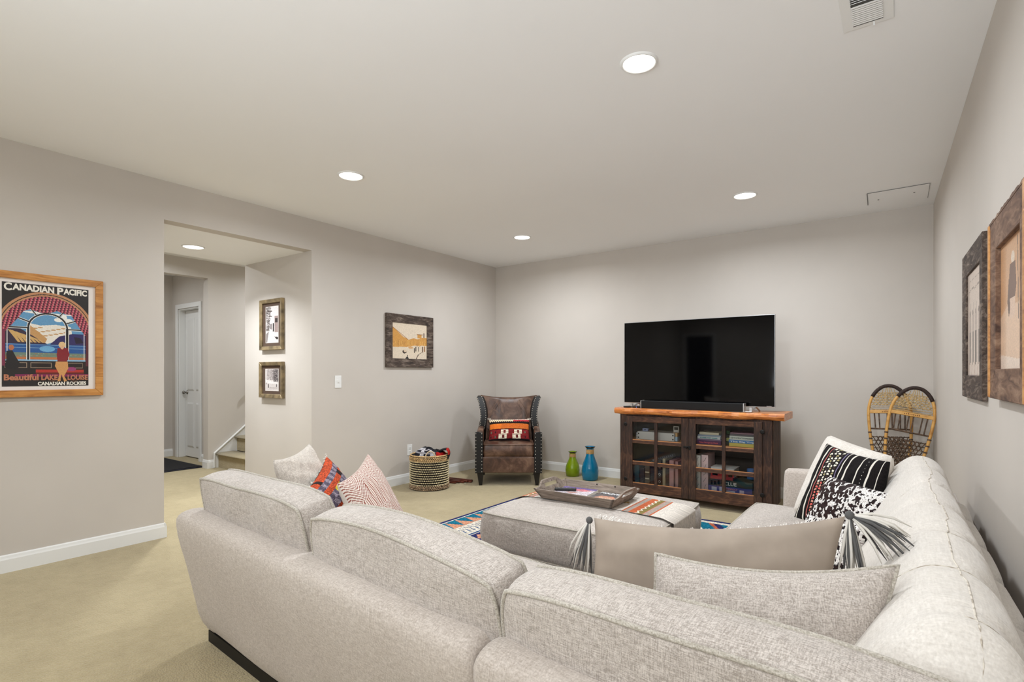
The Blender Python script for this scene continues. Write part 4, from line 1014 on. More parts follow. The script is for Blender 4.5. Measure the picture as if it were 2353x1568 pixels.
# ================================================================== WING CHAIR
def leather(name, c1, c2, c3):
    m, nt, b = newmat(name); v = coords(nt)
    n = noise(nt, v, 7, 5, .65, .6); n2 = noise(nt, v, 260, 2)
    nt.links.new(ramp(nt, n, [(.30, c1), (.5, c2), (.72, c3)]), b.inputs['Base Color'])
    nt.links.new(ramp(nt, n, [(.3, (150, 150, 150)), (.7, (195, 195, 195))]), b.inputs['Roughness'])
    b.inputs['Specular IOR Level'].default_value = .5; bump(nt, b, n2, .15, .001); return m
LEA = leather('distressed_leather', (44, 29, 22), (84, 58, 44), (130, 100, 80))
BLE = plain('black_leather', (13, 12, 12), .55)
NAILM = plain('nail_nickel', (226, 218, 204), .35, .6)
ch = thing('wing_chair', (-3.347, 4.587, 0), 'brown distressed leather wing chair with black nail-studded edges in the far corner', 'armchair', radians(35.75))
# local: x right as seen from the room, y away from the viewer; front at y=0
hwid = .345
# legs
for sx in (-1, 1):
    for (y0_, w0) in ((.02, .052), (.60, .045)):
        x = sx * (hwid - .045); m_ = MB()
        top_ = [(x - w0 / 2 - .01, y0_, .14), (x + w0 / 2 + .01, y0_, .14), (x + w0 / 2 + .01, y0_ + w0, .14), (x - w0 / 2 - .01, y0_ + w0, .14)]
        bo = [(x - w0 / 2 + .012 , y0_ + .005, 0), (x + w0 / 2 - .008, y0_ + .005, 0), (x + w0 / 2 - .008, y0_ + w0 - .01, 0), (x - w0 / 2 + .012, y0_ + w0 - .01, 0)]
        m_.hexa(bo, top_).build('leg', plain('leg_black', (18, 15, 13), .4), ch)
box_obj('front_rail', -hwid + .05, hwid - .05, .012, .10, .135, .30, LEA, ch, .01, 3)
box_obj('seat_deck', -hwid + .04, hwid - .04, .08, .62, .15, .29, LEA, ch, .01)
box_obj('underside', -hwid + .05, hwid - .05, .06, .62, .128, .145, DARKV, ch)
sc = cushion('seat_cushion', .535, .55, .125, .02, LEA, ch, (0, 0, 0), seed=71, welt=(LEA, .005), n=(26, 22), wob=.003, rnd=.05, bulgeb=.0, boxb=.014)
sc.matrix_local = Matrix.Translation((0, .02, .365)) @ Matrix.Rotation(radians(-90), 4, 'X')
def armz(y): return .565 + .0 * y + (.03 * max(0, (y - .25)) / .3)
for sx in (-1, 1):
    # arm: padded panel with black nailed front
    ring = []
    for y, z, th_ in ((.012, .56, .07), (.20, .575, .068), (.40, .60, .062), (.62, .64, .055)):
        xo = sx * (hwid + .006 - .0 * y); xi = sx * (hwid - th_)
        p_ = chaikin([(xo, .135), (xo, z - .02), (sx * (hwid - .02), z), (xi + sx * .0, z - .005), (xi, z - .03), (xi, .135)], 1)
        ring.append([(a, y, b) for a, b in p_])
    MB().loft(ring).build('arm', LEA, ch, smooth=True)
    xo, xi = sx * (hwid + .010), sx * (hwid - .074)
    fr_ = [(xo, .132), (xo, .565), (sx * (hwid - .02), .572), (xi, .560), (xi, .132)]
    MB().loft([[(a, -.004, b) for a, b in fr_], [(a, .014, b) for a, b in fr_]]).build('arm_front', BLE, ch, bevel=.004)
    # wing: from arm top to head, flaring outwards at the top
    path = [(.340, .565, .38, .085), (.328, .62, .38, .085), (.320, .70, .40, .085), (.328, .78, .43, .085), (.348, .86, .47, .085), (.372, .922, .50, .080)]
    rings = []
    for (x, z, y, wd_) in path:
        xo_, xi_ = sx * x, sx * (x - wd_ * .88)
        rings.append([(xo_, y - .012, z), (xi_, y + .012, z), (xi_ - sx * .004, y + .22, z + .006), (xo_, y + .22, z + .006)])
    MB().loft(rings).build('wing', BLE, ch, bevel=.008)
    nb = MB()
    for k in range(12):
        z = .150 + k * .0365
        for xx in (hwid - .0, hwid - .062): nb.sphere((sx * xx, -.006, z), .0044, 6, 4)
    for k in range(17):
        t = k / 16 * (len(path) - 1); i = min(int(t), len(path) - 2); f_ = t - i
        x = path[i][0] * (1 - f_) + path[i + 1][0] * f_; z = path[i][1] * (1 - f_) + path[i + 1][1] * f_; y = path[i][2] * (1 - f_) + path[i + 1][2] * f_
        if k % 2 == 0 or True:
            nb.sphere((sx * (x - .007), y - .012, z), .0044, 6, 4)
            if k < 34: nb.sphere((sx * (x - .060), y + .006, z), .0044, 6, 4)
    nb.build('nail_trim', NAILM, ch, kind='stuff')
# backrest: curved shell, concave top edge, raised centre panel
nx, ny = 28, 22; Vv = []; 
for side in (0, 1):
    for j in range(ny + 1):
        for i in range(nx + 1):
            u = -1 + 2 * i / nx; v_ = j / ny
            wtop = .268 + .058 * v_ ** 2 - .012 * sin(v_ * pi)
            zt = .905 + .030 * abs(u) ** 2.2; z = .40 + (zt - .40) * v_
            y = .50 + .16 * v_ + .02 * (1 - u * u) + (.055 * -abs(u) ** 3 * .9)
            pan = max(0, 1 - abs(u) / (.78 - .35 * v_)); 
            y -= .022 * min(1, pan * 3) * (1 if v_ < .90 else max(0, (1 - v_) / .1))
            if side: y = max(y + .06, .56 + .15 * v_)
            Vv.append((u * wtop, y, z))
F_ = np.concatenate([grid_faces(nx, ny), grid_faces(nx, ny, (nx + 1) * (ny + 1), True)])
off = (nx + 1) * (ny + 1); e = []
for i in range(nx): e.append((ny * (nx + 1) + i, ny * (nx + 1) + i + 1, off + ny * (nx + 1) + i + 1, off + ny * (nx + 1) + i))
for j in range(ny):
    e.append((j * (nx + 1), (j + 1) * (nx + 1), off + (j + 1) * (nx + 1), off + j * (nx + 1))); e.append((j * (nx + 1) + nx, off + j * (nx + 1) + nx, off + (j + 1) * (nx + 1) + nx, (j + 1) * (nx + 1) + nx))
mesh_np('backrest', Vv, np.concatenate([F_, np.array(e)]), LEA, ch)
MB().box(-.30, .30, .58, .66, .13, .60).build('rear_panel', LEA, ch, bevel=.01)
for sx in (-1, 1):
    MB().tube([(sx * .235, .525, .62), (sx * .205, .55, .72), (sx * .165, .585, .82), (sx * .12, .60, .885)], .0035, 6).build('seam', leather('seam_leather', (70, 50, 38), (104, 78, 62), (120, 92, 76)), ch, smooth=True)
# kilim pillow on the chair
cv = Canvas(150, 80, (150, 44, 40)); X_, Y_ = cv.X, cv.Y
cv.rect(0, 1, .80, 1, (26, 20, 20)); z_ = np.abs((X_ * 20 % 1) - .5) * .16
cv.a[(Y_ > .82 + z_) & (Y_ < .90 + z_) & (X_ < .6)] = (240, 214, 176); cv.a[(Y_ > .82 + z_) & (Y_ < .90 + z_) & (X_ >= .6)] = (190, 60, 66)
cv.rect(0, 1, .95, 1, (228, 214, 196)); cv.rect(0, 1, .50, .74, (232, 132, 44)); ck = ((np.floor(X_ * 56) + np.floor(Y_ * 36)) % 2 == 0)
cv.a[(Y_ > .51) & (Y_ < .73) & ck & (X_ > 0)] = (150, 52, 36); cv.a[(Y_ > .51) & (Y_ < .73) & ck & (X_ < .3)] = (206, 92, 30)
cv.rect(0, 1, .74, .80, (30, 18, 18)); cv.rect(0, 1, .46, .50, (60, 20, 20)); cv.rect(0, 1, 0, .46, (124, 34, 36)); cv.rect(0, 1, 0, .08, (26, 18, 20))
for cx_ in (.38, .72):
    cv.rect(cx_ - .09, cx_ + .10, .28, .45, (236, 220, 196)); cv.rect(cx_ - .14, cx_ + .06, .08, .26, (236, 220, 196)); cv.rect(cx_ - .02, cx_ + .03, .30, .43, (120, 34, 36)); cv.rect(cx_ - .05, cx_, .10, .24, (96, 30, 30))
    for k in range(3): cv.rect(cx_ - .14, cx_ + .10, .12 + k * .11, .125 + k * .11, (90, 60, 50))
for k in range(18):
    x = .05 + .9 * (k % 9) / 8.5; y = .15 + .2 * (k // 9)
    if abs(x - .38) > .16 and abs(x - .70) > .16: cv.poly([(x - .02, y), (x, y + .05), (x + .02, y), (x, y - .05)], (90, 110, 90) if k % 2 else (40, 30, 34))
cv.grain(.15, 8)
Rc = Matrix.Rotation(radians(35.75), 3, 'Z'); Oc = Vector(ch.location)
def cw(x, y, z): return Oc + Rc @ Vector((x, y, z))
kp, R_, Ri_, O_ = pillow('lumbar_pillow', [cw(-.222, .40, .665), cw(.232, .40, .672), cw(.235, .27, .435), cw(-.225, .27, .43)], .13, PW,
       'small kilim pillow with orange, black and red bands on the leather chair', cv=cv, back=(120, 40, 36), seed=41, c=.04)
fr = MB()
for sx in (0, 1):
    for k in range(9): fr.tube([Ri_ @ (cw(-.222 + sx * .454 + (.004 * k - .016) * (1 - 2 * sx), .40, .665) - O_), Ri_ @ (cw(-.222 + sx * .454 + (.005 * k - .02) * (1 - 2 * sx), .395, .685) - O_)], .0016, 3)
fr.build('fringe', TW, kp, kind='stuff')

# ================================================================== BASKET
bk_ = thing('woven_basket', (-3.965, 4.035, 0), 'round basket woven of pale knots over black with seagrass rim and foot', 'basket')
WB = plain('seagrass_pale', (214, 196, 160), .8, nscale=40, namt=.22); WD = plain('basket_dark', (30, 24, 20), .9); WT = plain('seagrass_tan', (198, 166, 120), .85, nscale=60, namt=.25); WMX = plain('seagrass_mixed', (150, 128, 104), .85, nscale=70, namt=.45)
RB = .198; BHt = .352
MB().lathe([(0, .01), (RB - .008, .01), (RB - .004, .2), (RB - .006, BHt - .01), (RB - .024, BHt - .01), (RB - .024, .03), (0, .03)], 48).build('lining', WD, bk_, smooth=True)
rr = random.Random(3)
ws = MB()
for r in range(11):
    z = .058 + r * .0232
    for k in range(66):
        a = 2 * pi * (k + .5 * (r % 2)) / 66; j = rr.uniform(-.0008, .0008)
        ws.sphere(((RB) * cos(a), (RB) * sin(a), z + j), .0082, 6, 4, sc=(1.0, 1.0, .78))
ws.build('weave', WB, bk_, smooth=True, kind='stuff')
for z0_, m_, nm in ((.300, WT, 'rim_braid'), (.016, WMX, 'foot_braid')):
    w_ = MB()
    for q in range(3 if z0_ > .2 else 3):
        for k in range(60):
            a = 2 * pi * k / 60; a2 = a + 2 * pi / 60 * 1.2; zz_ = z0_ + q * .015; s_ = 1 if q % 2 else -1
            w_.tube([((RB + .002) * cos(a), (RB + .002) * sin(a), zz_ - .006 * s_), ((RB + .006) * cos((a + a2) / 2), (RB + .006) * sin((a + a2) / 2), zz_), ((RB + .002) * cos(a2), (RB + .002) * sin(a2), zz_ + .006 * s_)], [.003, .0052, .003], 5)
    w_.build(nm, m_, bk_, smooth=True, kind='stuff')
MB().tube([((RB - .004) * cos(2 * pi * k / 60), (RB - .004) * sin(2 * pi * k / 60), BHt - .004) for k in range(60)], .0075, 8, closed=True).build('rim', WT, bk_, smooth=True)
# handle loop towards the viewer
va = math.atan2(-4.035, 3.965)     # direction to camera
hp = []
for k in range(13):
    t_ = pi * k / 12; a = va + .26 * cos(t_) + .05; hp.append(((RB - .002) * cos(a), (RB - .002) * sin(a), BHt - .02 + .072 * sin(t_)))
MB().tube(hp, .0065, 8).build('handle', plain('handle_cream', (206, 188, 160), .7), bk_, smooth=True)
# blankets heaped in the basket
def plaid(seed):
    cv = Canvas(72, 72, (30, 30, 34)); rr = random.Random(seed)
    cv.rect(.0, .25, 0, 1, (150, 28, 30)); cv.rect(.75, 1, 0, 1, (160, 34, 34)); cv.rect(.35, .62, .2, .8, (206, 202, 200)); cv.rect(.42, .55, .32, .68, (36, 36, 44)); cv.rect(0, 1, .1, .14, (60, 60, 66)); cv.rect(.25, .29, 0, 1, (80, 80, 90)); cv.grain(.2, seed); return cv
def heap(name, c, rx, ry, rz_, cvs, label, seed, rot):
    t = thing(name, c, label, 'blanket', rot, 'blankets in the basket')
    def fn(u, v):
        a = u * 2 * pi; b = v * pi / 2 * .98; rr_ = 1 + .10 * np.sin(a * 3 + seed) * np.sin(b * 3) + .06 * np.sin(a * 7 + b * 5 + seed)
        return rx * rr_ * np.cos(a) * np.cos(b), ry * rr_ * np.sin(a) * np.cos(b), rz_ * rr_ * np.sin(b) - .03
    panel('cloth', cvs, fn, painted_mat('fleece', fine=200) if 'fleece' not in MATS else MATS['fleece'], t, True); return t
cA = Canvas(90, 40, (34, 34, 38))
for k in range(5): cA.rect(.60 + k * .075, .655 + k * .075, .0, 1, (198, 196, 200) if k % 2 == 0 else (30, 30, 40))
cA.rect(.56, .98, .36, .44, (150, 146, 150)); cA.rect(.56, .98, .62, .7, (170, 166, 170)); cA.grain(.12, 2)
heap('folded_blanket', (-3.99, 4.02, BHt - .005), .135, .12, .098, cA, 'black blanket with white bands heaped in the woven basket', 1, radians(8))
cB = Canvas(90, 40, (170, 30, 28)); cB.rect(0, 1, .55, 1, (36, 34, 38)); cB.rect(.3, .45, 0, 1, (46, 34, 40)); cB.grain(.12, 3)
heap('folded_blanket', (-3.905, 4.085, BHt - .01), .10, .095, .080, cB, 'red and black blanket spilling over the right side of the basket', 5, radians(20))
sp = thing('folded_blanket', (-3.83, 4.13, BHt), 'black and red blanket end hanging over the rim at the right of the basket', 'blanket', radians(38), 'blankets in the basket')
cS = Canvas(40, 40, (28, 30, 32)); cS.rect(0, 1, .55, .82, (176, 34, 28)); cS.rect(.2, .3, 0, .5, (56, 50, 60)); cS.grain(.15, 3)
panel('cloth', cS, lambda u, v: ((-.09 + .155 * np.sin(v * 1.9)) * 1.0 - .03, (u - .5) * (.05 + .13 * v), .045 * np.sin(v * 3.0) - .07 * (1 - v) * 0 - .05 * np.clip(v - .6, 0, 1) * 2.2), MATS['fleece'], sp, True)
so = [o for o in sp.children][0].modifiers.new('t', 'SOLIDIFY'); so.thickness = .012

# ================================================================== WOODEN SLATS ON THE FLOOR
ws_ = thing('wooden_mat', (-3.93, 4.42, 0), 'folded reddish brown slatted wooden mat lying on the carpet beside the basket', 'mat', radians(10))
RED = wood('redwood', (52, 22, 16), (104, 50, 36), (140, 78, 58), (4, 40, 40), .4, .2)
for k in range(7):
    L = .19 - .022 * abs(k - 2); MB().box(-.14, L, -.012, .012, 0, .016).build('slat', RED, ws_, loc=(-.01 * k, .10 - k * .031, .002 + .009 * (k % 2)), rot=(0, 0, radians(-3 + k)), bevel=.002, seg=1)

# ================================================================== VASES
def gvase(loc, hgt, rmax, col, dark, lab, level):
    t = thing('glass_vase', loc, lab, 'vase', group='coloured glass vases')
    m, nt, b = newmat('vase_' + dark); b.inputs['Base Color'].default_value = rgba(col); b.inputs['Roughness'].default_value = .06
    b.inputs['Specular IOR Level'].default_value = .8; b.inputs['Coat Weight'].default_value = .6; b.inputs['Coat Roughness'].default_value = .04
    b.inputs['Transmission Weight'].default_value = .35; b.inputs['IOR'].default_value = 1.3
    P_ = [(0, .004), (.80, .0), (.93, .03), (1.0, .14), (1.02, .27), (.98, .38), (.84, .50), (.64, .62), (.50, .72), (.44, .80), (.42, .90), (.44, .95), (.54, .985), (.60, 1.0), (.56, 1.0), (.40, .965), (.38, .80), (.44, .70), (.9, .35), (.9, .1), (0, .03)]
    MB().lathe([(r_ * rmax, z * hgt) for r_, z in P_], 40).build('body', m, t, smooth=True)
    MB().lathe([(.455 * rmax, .775 * hgt), (.475 * rmax, .78 * hgt), (.46 * rmax, .84 * hgt), (.455 * rmax, .90 * hgt), (.44 * rmax, .915 * hgt)], 32).build('rope_wrap', plain('rope_tan', (196, 158, 104), .85, nscale=200, namt=.2), t, smooth=True)
    MB().lathe([(.47 * rmax, .945 * hgt), (.60 * rmax, .978 * hgt), (.63 * rmax, .99 * hgt), (.60 * rmax, .998 * hgt)], 36).build('rim', plain('rim_dark_' + dark, tuple(c * .2 for c in col), .2), t, smooth=True)
    return t
gvase((-3.07, 5.47, 0), .285, .082, (150, 178, 14), 'green', 'short lime green glass vase with a rope wrapped neck by the back wall', .4)
gvase((-2.80, 5.385, 0), .375, .093, (10, 140, 186), 'blue', 'tall turquoise blue glass vase right of the green one by the back wall', .4)

# ================================================================== DOOR MAT
m_ = thing('door_mat', (-7.80, 2.85, 0), 'black door mat on the carpet in front of the white hall door', 'mat')
MB().box(-.66, .66, -.42, .40, .0, .012).build('rubber_backing', plain('mat_rubber', (18, 20, 34), .7), m_, bevel=.004)
MB().box(-.63, .63, -.39, .37, .012, .018).build('mat_pile', plain('mat_black', (24, 23, 25), 1, nscale=120, namt=.5), m_)

# ================================================================== PICTURE FRAMES
def picture(name, loc, rz, wd, ht, fw, dp_, fmat, label, cv=None, mat_c=None, art=None, inner=None, mw=0, lip=0, cat='picture'):
    """frame whose back is on the wall: local x right, z up, -y towards the room; origin at centre"""
    t = thing(name, loc, label, cat, rz)
    a, b = wd / 2, ht / 2
    def bar(p0, p1, p2, p3):      # mitred bar: outer p0,p1 inner p2,p3 (x,z)
        fz = [(p0[0], 0, p0[1]), (p1[0], 0, p1[1]), (p2[0], 0, p2[1]), (p3[0], 0, p3[1])]
        bz = [(p0[0], -dp_, p0[1]), (p1[0], -dp_, p1[1]), (p2[0], -dp_ + lip, p2[1]), (p3[0], -dp_ + lip, p3[1])]
        return fz, bz
    ia, ib = a - fw, b - fw
    for q in (((-a, b), (a, b), (ia, ib), (-ia, ib)), ((a, b), (a, -b), (ia, -ib), (ia, ib)), ((a, -b), (-a, -b), (-ia, -ib), (ia, -ib)), ((-a, -b), (-a, b), (-ia, ib), (-ia, -ib))):
        fz, bz = bar(*q); MB().hexa(fz, bz).build('frame_bar', fmat, t, bevel=.002, seg=1)
    if mat_c: MB().box(-ia, ia, -dp_ * .35, -.001, -ib, ib).build('mount', mat_c, t)
    if cv is not None:
        aw, ah = art; panel('print', cv, lambda u, v: ((u - .5) * aw, 0 * u - dp_ * .35 - .0012, (v - .5) * ah), PRINT, t)
    return t
OAK = wood('golden_oak', (150, 92, 40), (196, 134, 66), (214, 158, 90), (3, 30, 30), .4, .15, 1.5, .2)
OAKV = OAK
DKB = wood('barnwood_dark', (34, 25, 21), (78, 64, 55), (136, 122, 110), (8, 40, 40), .8, .5)
# --- travel poster on the left wall
W0, H0_ = .576, .758
cv = Canvas(236, 330, (30, 26, 26)); X_, Y_ = cv.X, cv.Y
SKY, SNOW, ROCK, LAKE = (96, 150, 190), (232, 226, 214), (196, 150, 96), (34, 86, 150)
cv.rect(.04, .96, .20, .74, SKY)
cv.ell(.5, .60, .46, .26, SKY)
for (x, y, a, b) in ((.63, .665, .05, .02), (.70, .69, .035, .03), (.74, .665, .06, .018), (.55, .72, .3, .006), (.3, .73, .2, .005)): cv.ell(x, y, a, b, (238, 236, 230))
cv.poly([(.28, .62), (.42, .60), (.60, .615), (.78, .60), (.8, .5), (.5, .42), (.25, .5)], SNOW)
for k in range(14): cv.ell(.35 + (k * 37 % 40) / 100, .50 + (k * 13 % 9) / 100, .03, .006, ROCK)
cv.poly([(.28, .615), (.50, .47), (.47, .42), (.28, .50)], ROCK)
cv.poly([(.04, .60), (.20, .56), (.50, .415), (.04, .415)], (50, 38, 60)); 
for k in range(7): cv.poly([(.06 + k * .05, .55 - k * .012), (.12 + k * .05, .54 - k * .014), (.20 + k * .045, .43), (.17 + k * .045, .43)], (206, 166, 104))
cv.poly([(.53, .415), (.64, .50), (.80, .53), (.96, .53), (.96, .415)], (48, 44, 96)); cv.poly([(.82, .50), (.9, .49), (.94, .44), (.84, .43)], (34, 30, 50))
cv.rect(.04, .96, .33, .415, LAKE); cv.rect(.04, .96, .375, .379, (150, 190, 214)); cv.rect(.04, .96, .405, .409, (150, 190, 214)); cv.ell(.5, .37, .09, .03, (110, 170, 210))
cv.rect(.04, .96, .285, .33, (112, 132, 116)); cv.rect(.04, .96, .265, .287, (190, 118, 72))
for k in range(40): cv.ell(.05 + (k * 61 % 90) / 100, .30 + (k * 7 % 3) / 100, .012, .003, (150, 160, 130) if k % 2 else (170, 110, 80))
# window bars
def ring(cx, cy, rx, ry, t, c, ylo):
    d = np.hypot((X_ - cx) / rx, (Y_ - cy) / ry); cv.put((np.abs(d - 1) < t) & (Y_ > ylo), c)
BK, WHI = (24, 24, 26), (232, 230, 224)
for off, c, t in ((0, WHI, .085), (0, BK, .05)):
    ring(.51, .575, .225, .145, t, c, .575)
for x in (.285, .735): cv.rect(x - .022, x + .022, .255, .58, WHI); cv.rect(x - .013, x + .013, .255, .58, BK)
for x0, x1 in ((.04, .27), (.75, .96)): cv.rect(x0, x1, .562, .583, WHI); cv.rect(x0, x1, .567, .578, BK)
for x in (.055, .945): cv.rect(x - .006, x + .006, .255, .56, WHI)
for a in (90, 55, 125, 22, 158):
    ca, sa = cos(radians(a)), sin(radians(a)); cv.line(.51 + .235 * ca, .575 + .152 * sa, .51 + .43 * ca, .575 + .29 * sa, .022, WHI); cv.line(.51 + .235 * ca, .575 + .152 * sa, .51 + .43 * ca, .575 + .29 * sa, .012, BK)
cv.rect(.04, .96, .245, .262, (140, 184, 214)); cv.rect(0, 1, 0, .247, (34, 28, 28))
for a, b in ((.03, .27), (.31, .55), (.6, .93)): cv.rect(a, b, .18, .232, (150, 130, 110)); cv.rect(a + .006, b - .006, .184, .228, (34, 28, 28))
# curtains
bx_ = ((np.floor(X_ * 44 + Y_ * 30) + np.floor(X_ * 26 - Y_ * 52)) % 3)
curt = ((X_ < .28 - .30 * np.clip((.80 - Y_) / .32, 0, 1) ** 1.2) | (X_ > .74 + .26 * np.clip((.80 - Y_) / .33, 0, 1) ** 1.2)) & (Y_ > .49) & (Y_ < .88)
d_ = np.hypot((X_ - .5) / .52, (Y_ - .52) / .37)
val = (Y_ > .755 - .03 * np.abs(np.sin(X_ * 10.2))) & (X_ > .2) & (X_ < .8)
cur = (curt | val) & (d_ < 1)
cv.a[cur] = (150, 40, 72); cv.a[cur & (bx_ == 0)] = (206, 116, 120); cv.a[cur & (bx_ == 1)] = (58, 22, 34)
cv.a[(X_ < .035) & (Y_ > .2) & (Y_ < .55)] = (120, 40, 70); cv.a[(X_ > .965) & (Y_ > .2) & (Y_ < .55)] = (90, 40, 50)
up = Y_ > .52
cv.a[(d_ >= 1) & up] = (30, 26, 26)
for lo, hi in ((1.0, 1.04), (1.06, 1.12)): cv.a[(d_ >= lo) & (d_ < hi) & up & (Y_ < .93)] = (190, 136, 96)
# figures (plain silhouettes)
cv.rect(.37, .94, .135, .165, (176, 48, 40)); cv.rect(.37, .94, .120, .136, (110, 40, 34)); cv.rect(.14, 1, .095, .118, (130, 36, 84)); cv.ell(.79, .17, .055, .022, (150, 60, 110))
cv.poly([(.60, .245), (.74, .245), (.75, .18), (.70, .10), (.735, .05), (.70, .04), (.665, .12), (.655, .05), (.62, .045), (.64, .12), (.59, .20)], (206, 150, 92))
cv.poly([(.62, .38), (.74, .385), (.765, .32), (.735, .25), (.62, .25), (.61, .31)], (130, 34, 44)); cv.ell(.675, .415, .042, .032, (222, 190, 140)); cv.ell(.675, .39, .02, .02, (222, 176, 140))
cv.poly([(.05, .34), (.11, .35), (.16, .27), (.21, .20), (.14, .16), (.04, .18)], (26, 24, 26)); cv.ell(.10, .375, .03, .026, (186, 110, 70))
cv.grain(.05, 2)
cy_ = 1.314 - W0 / 2
po = picture('framed_poster', (XL, cy_, 1.425), pi / 2, W0, H0_, .042, .022, OAK, 'framed vintage travel poster of a lake seen through an arched window, on the left wall', cv, plain('poster_mount', (232, 224, 218), .6), (.42, .627))
aw, ah, yy = .42, .627, -.0102
CRW = plain('poster_ink_white', (238, 232, 220), .5); CRB = plain('poster_ink_tan', (188, 122, 92), .5); CRD = plain('poster_ink_dim', (96, 66, 54), .5)
def ptxt(s_, x, z, size, width, m_, bold): text_obj('lettering', s_, size, m_, po, frameM(((x - .5) * aw, yy, (z - .5) * ah), (1, 0, 0), (0, 0, 1)), width=width * aw, bold=bold, depth=.0003)
ptxt('C', .02, .925, .062, .085, CRW, .0022); ptxt('ANADIAN', .11, .932, .050, .47, CRW, .0022); ptxt('P', .615, .925, .060, .075, CRW, .0022); ptxt('ACIFIC', .69, .932, .050, .29, CRW, .0022)
ptxt('Beautiful', .02, .062, .048, .38, CRB, .0018); ptxt('LAKE', .43, .062, .044, .19, CRB, .0018); ptxt('LOUISE', .74, .062, .042, .25, CRB, .0015)
ptxt('IN', .54, .035, .022, .05, CRD, .0004); ptxt('THE', .78, .035, .022, .08, CRD, .0004); ptxt('CANADIAN ROCKIES', .39, .008, .030, .58, CRW, .0012)
# --- sepia picture on the left wall
cv = Canvas(120, 96, (222, 206, 184)); X_, Y_ = cv.X, cv.Y
GO, GD = (206, 150, 74), (150, 100, 50)
cv.poly([(0, .88), (.12, .78), (.30, .62), (.46, .54), (.60, .60), (.72, .57), (.85, .62), (1, .62), (1, .40), (.6, .38), (.45, .34), (0, .32)], GO)
for k in range(60): x = rr.random() * .95; cv.line(x, .34 + .06 * rr.random(), x + .01, .45 + .12 * rr.random(), .006, (226, 178, 100) if k % 2 else (184, 130, 62))
cv.line(0, .88, .45, .54, .015, (166, 112, 56)); cv.rect(.72, .84, .60, .70, GO); cv.rect(.70, .88, .70, .72, GD); cv.rect(.90, .925, .62, .76, (70, 40, 30)); cv.rect(.86, .89, .2, .36, (90, 56, 34)); cv.rect(.92, .95, .22, .36, GD)
for (x, y) in ((.62, .26), (.74, .30), (.66, .3)): cv.rect(x, x + .02, y - .08, y + .05, (50, 34, 26))
cv.ell(.34, .20, .06, .05, (60, 46, 40)); cv.ell(.36, .22, .04, .03, (222, 200, 170)); cv.ell(.52, .32, .07, .03, (206, 160, 110)); cv.poly([(.35, 0), (.42, .08), (.47, 0)], (20, 18, 20)); cv.ell(.42, .09, .015, .02, (20, 18, 20))
cv.line(.68, 0, .74, .12, .02, (60, 40, 30)); cv.line(.74, .12, .85, .2, .012, (70, 50, 40)); cv.grain(.06, 3)
picture('framed_picture', (XL, 4.098, 1.540), pi / 2, .69, .565, .092, .028, DKB, 'sepia ski scene picture in a wide dark barnwood frame on the left wall', cv, plain('mount_cream', (226, 214, 194), .7), (.508, .383), lip=.010)
# --- two pictures in the alcove
BRZ = plain('bronze_frame', (128, 112, 84), .45, .35, nscale=12, namt=.3); MTB = plain('mount_brown', (84, 66, 54), .85)
def alc(z0, z1, xa, xb, cv, art, label):
    t = picture('framed_picture', ((xa + xb) / 2, 2.895, (z0 + z1) / 2), 0, xb - xa, z1 - z0, .036, .035, BRZ, label, cv, MTB, art, lip=.008)
    pn = panel('paper_edge', Canvas(2, 2, (226, 218, 212)), lambda u, v: ((u - .5) * (art[0] + .012), 0 * u - .035 * .35 - .0008, (v - .5) * (art[1] + .012)), PRINT, t)
    return t
cv = Canvas(48, 80, (214, 206, 204)); X_, Y_ = cv.X, cv.Y; r_ = np.random.RandomState(5)
cv.a[(X_ < .42 - .2 * (1 - Y_)) & (Y_ > .32) & (r_.rand(80, 48) > .35)] = (66, 58, 56); cv.rect(.1, .5, .86, .9, (80, 70, 68)); cv.rect(.24, .5, .72, .75, (70, 62, 60)); cv.rect(.7, 1, .28, .74, (150, 132, 128)); cv.rect(.76, .95, .55, .68, (50, 44, 44))
cv.rect(.36, .42, .38, .52, (76, 68, 70)); cv.rect(.44, .5, .36, .52, (90, 80, 80)); cv.rect(.56, .66, .30, .54, (40, 36, 38)); cv.poly([(0, .24), (.25, .32), (.1, 0), (0, 0)], (130, 122, 120)); cv.poly([(.7, .16), (1, .14), (1, .08), (.85, .08)], (44, 38, 40)); cv.grain(.08, 1)
alc(1.420, 1.914, -5.158, -4.764, cv, (.215, .345), 'tall narrow black and white street photo in a bronze frame, upper one in the alcove')
cv = Canvas(56, 60, (206, 198, 196)); X_, Y_ = cv.X, cv.Y
cv.a[(Y_ > .5) & (X_ > .1) & (r_.rand(60, 56) > .5)] = (120, 108, 108); cv.a[(Y_ > .42 + .1 * (X_ < .6)) & (X_ > .62) & (r_.rand(60, 56) > .3)] = (52, 44, 50)
for x in (.35, .5, .6): cv.rect(x, x + .03, .5, 1, (84, 74, 76))
cv.poly([(0, .52), (.5, .44), (1, .36), (1, .3), (0, .34)], (226, 220, 218)); cv.rect(.2, .26, .12, .3, (80, 72, 74)); cv.rect(.84, .9, .16, .3, (60, 52, 54)); cv.rect(.05, .09, .28, .36, (70, 64, 64)); cv.rect(.3, .9, .1, .13, (150, 140, 138)); cv.grain(.08, 2)
alc(.952, 1.303, -5.166, -4.760, cv, (.225, .205), 'smaller black and white snow photo in a bronze frame, lower one in the alcove')
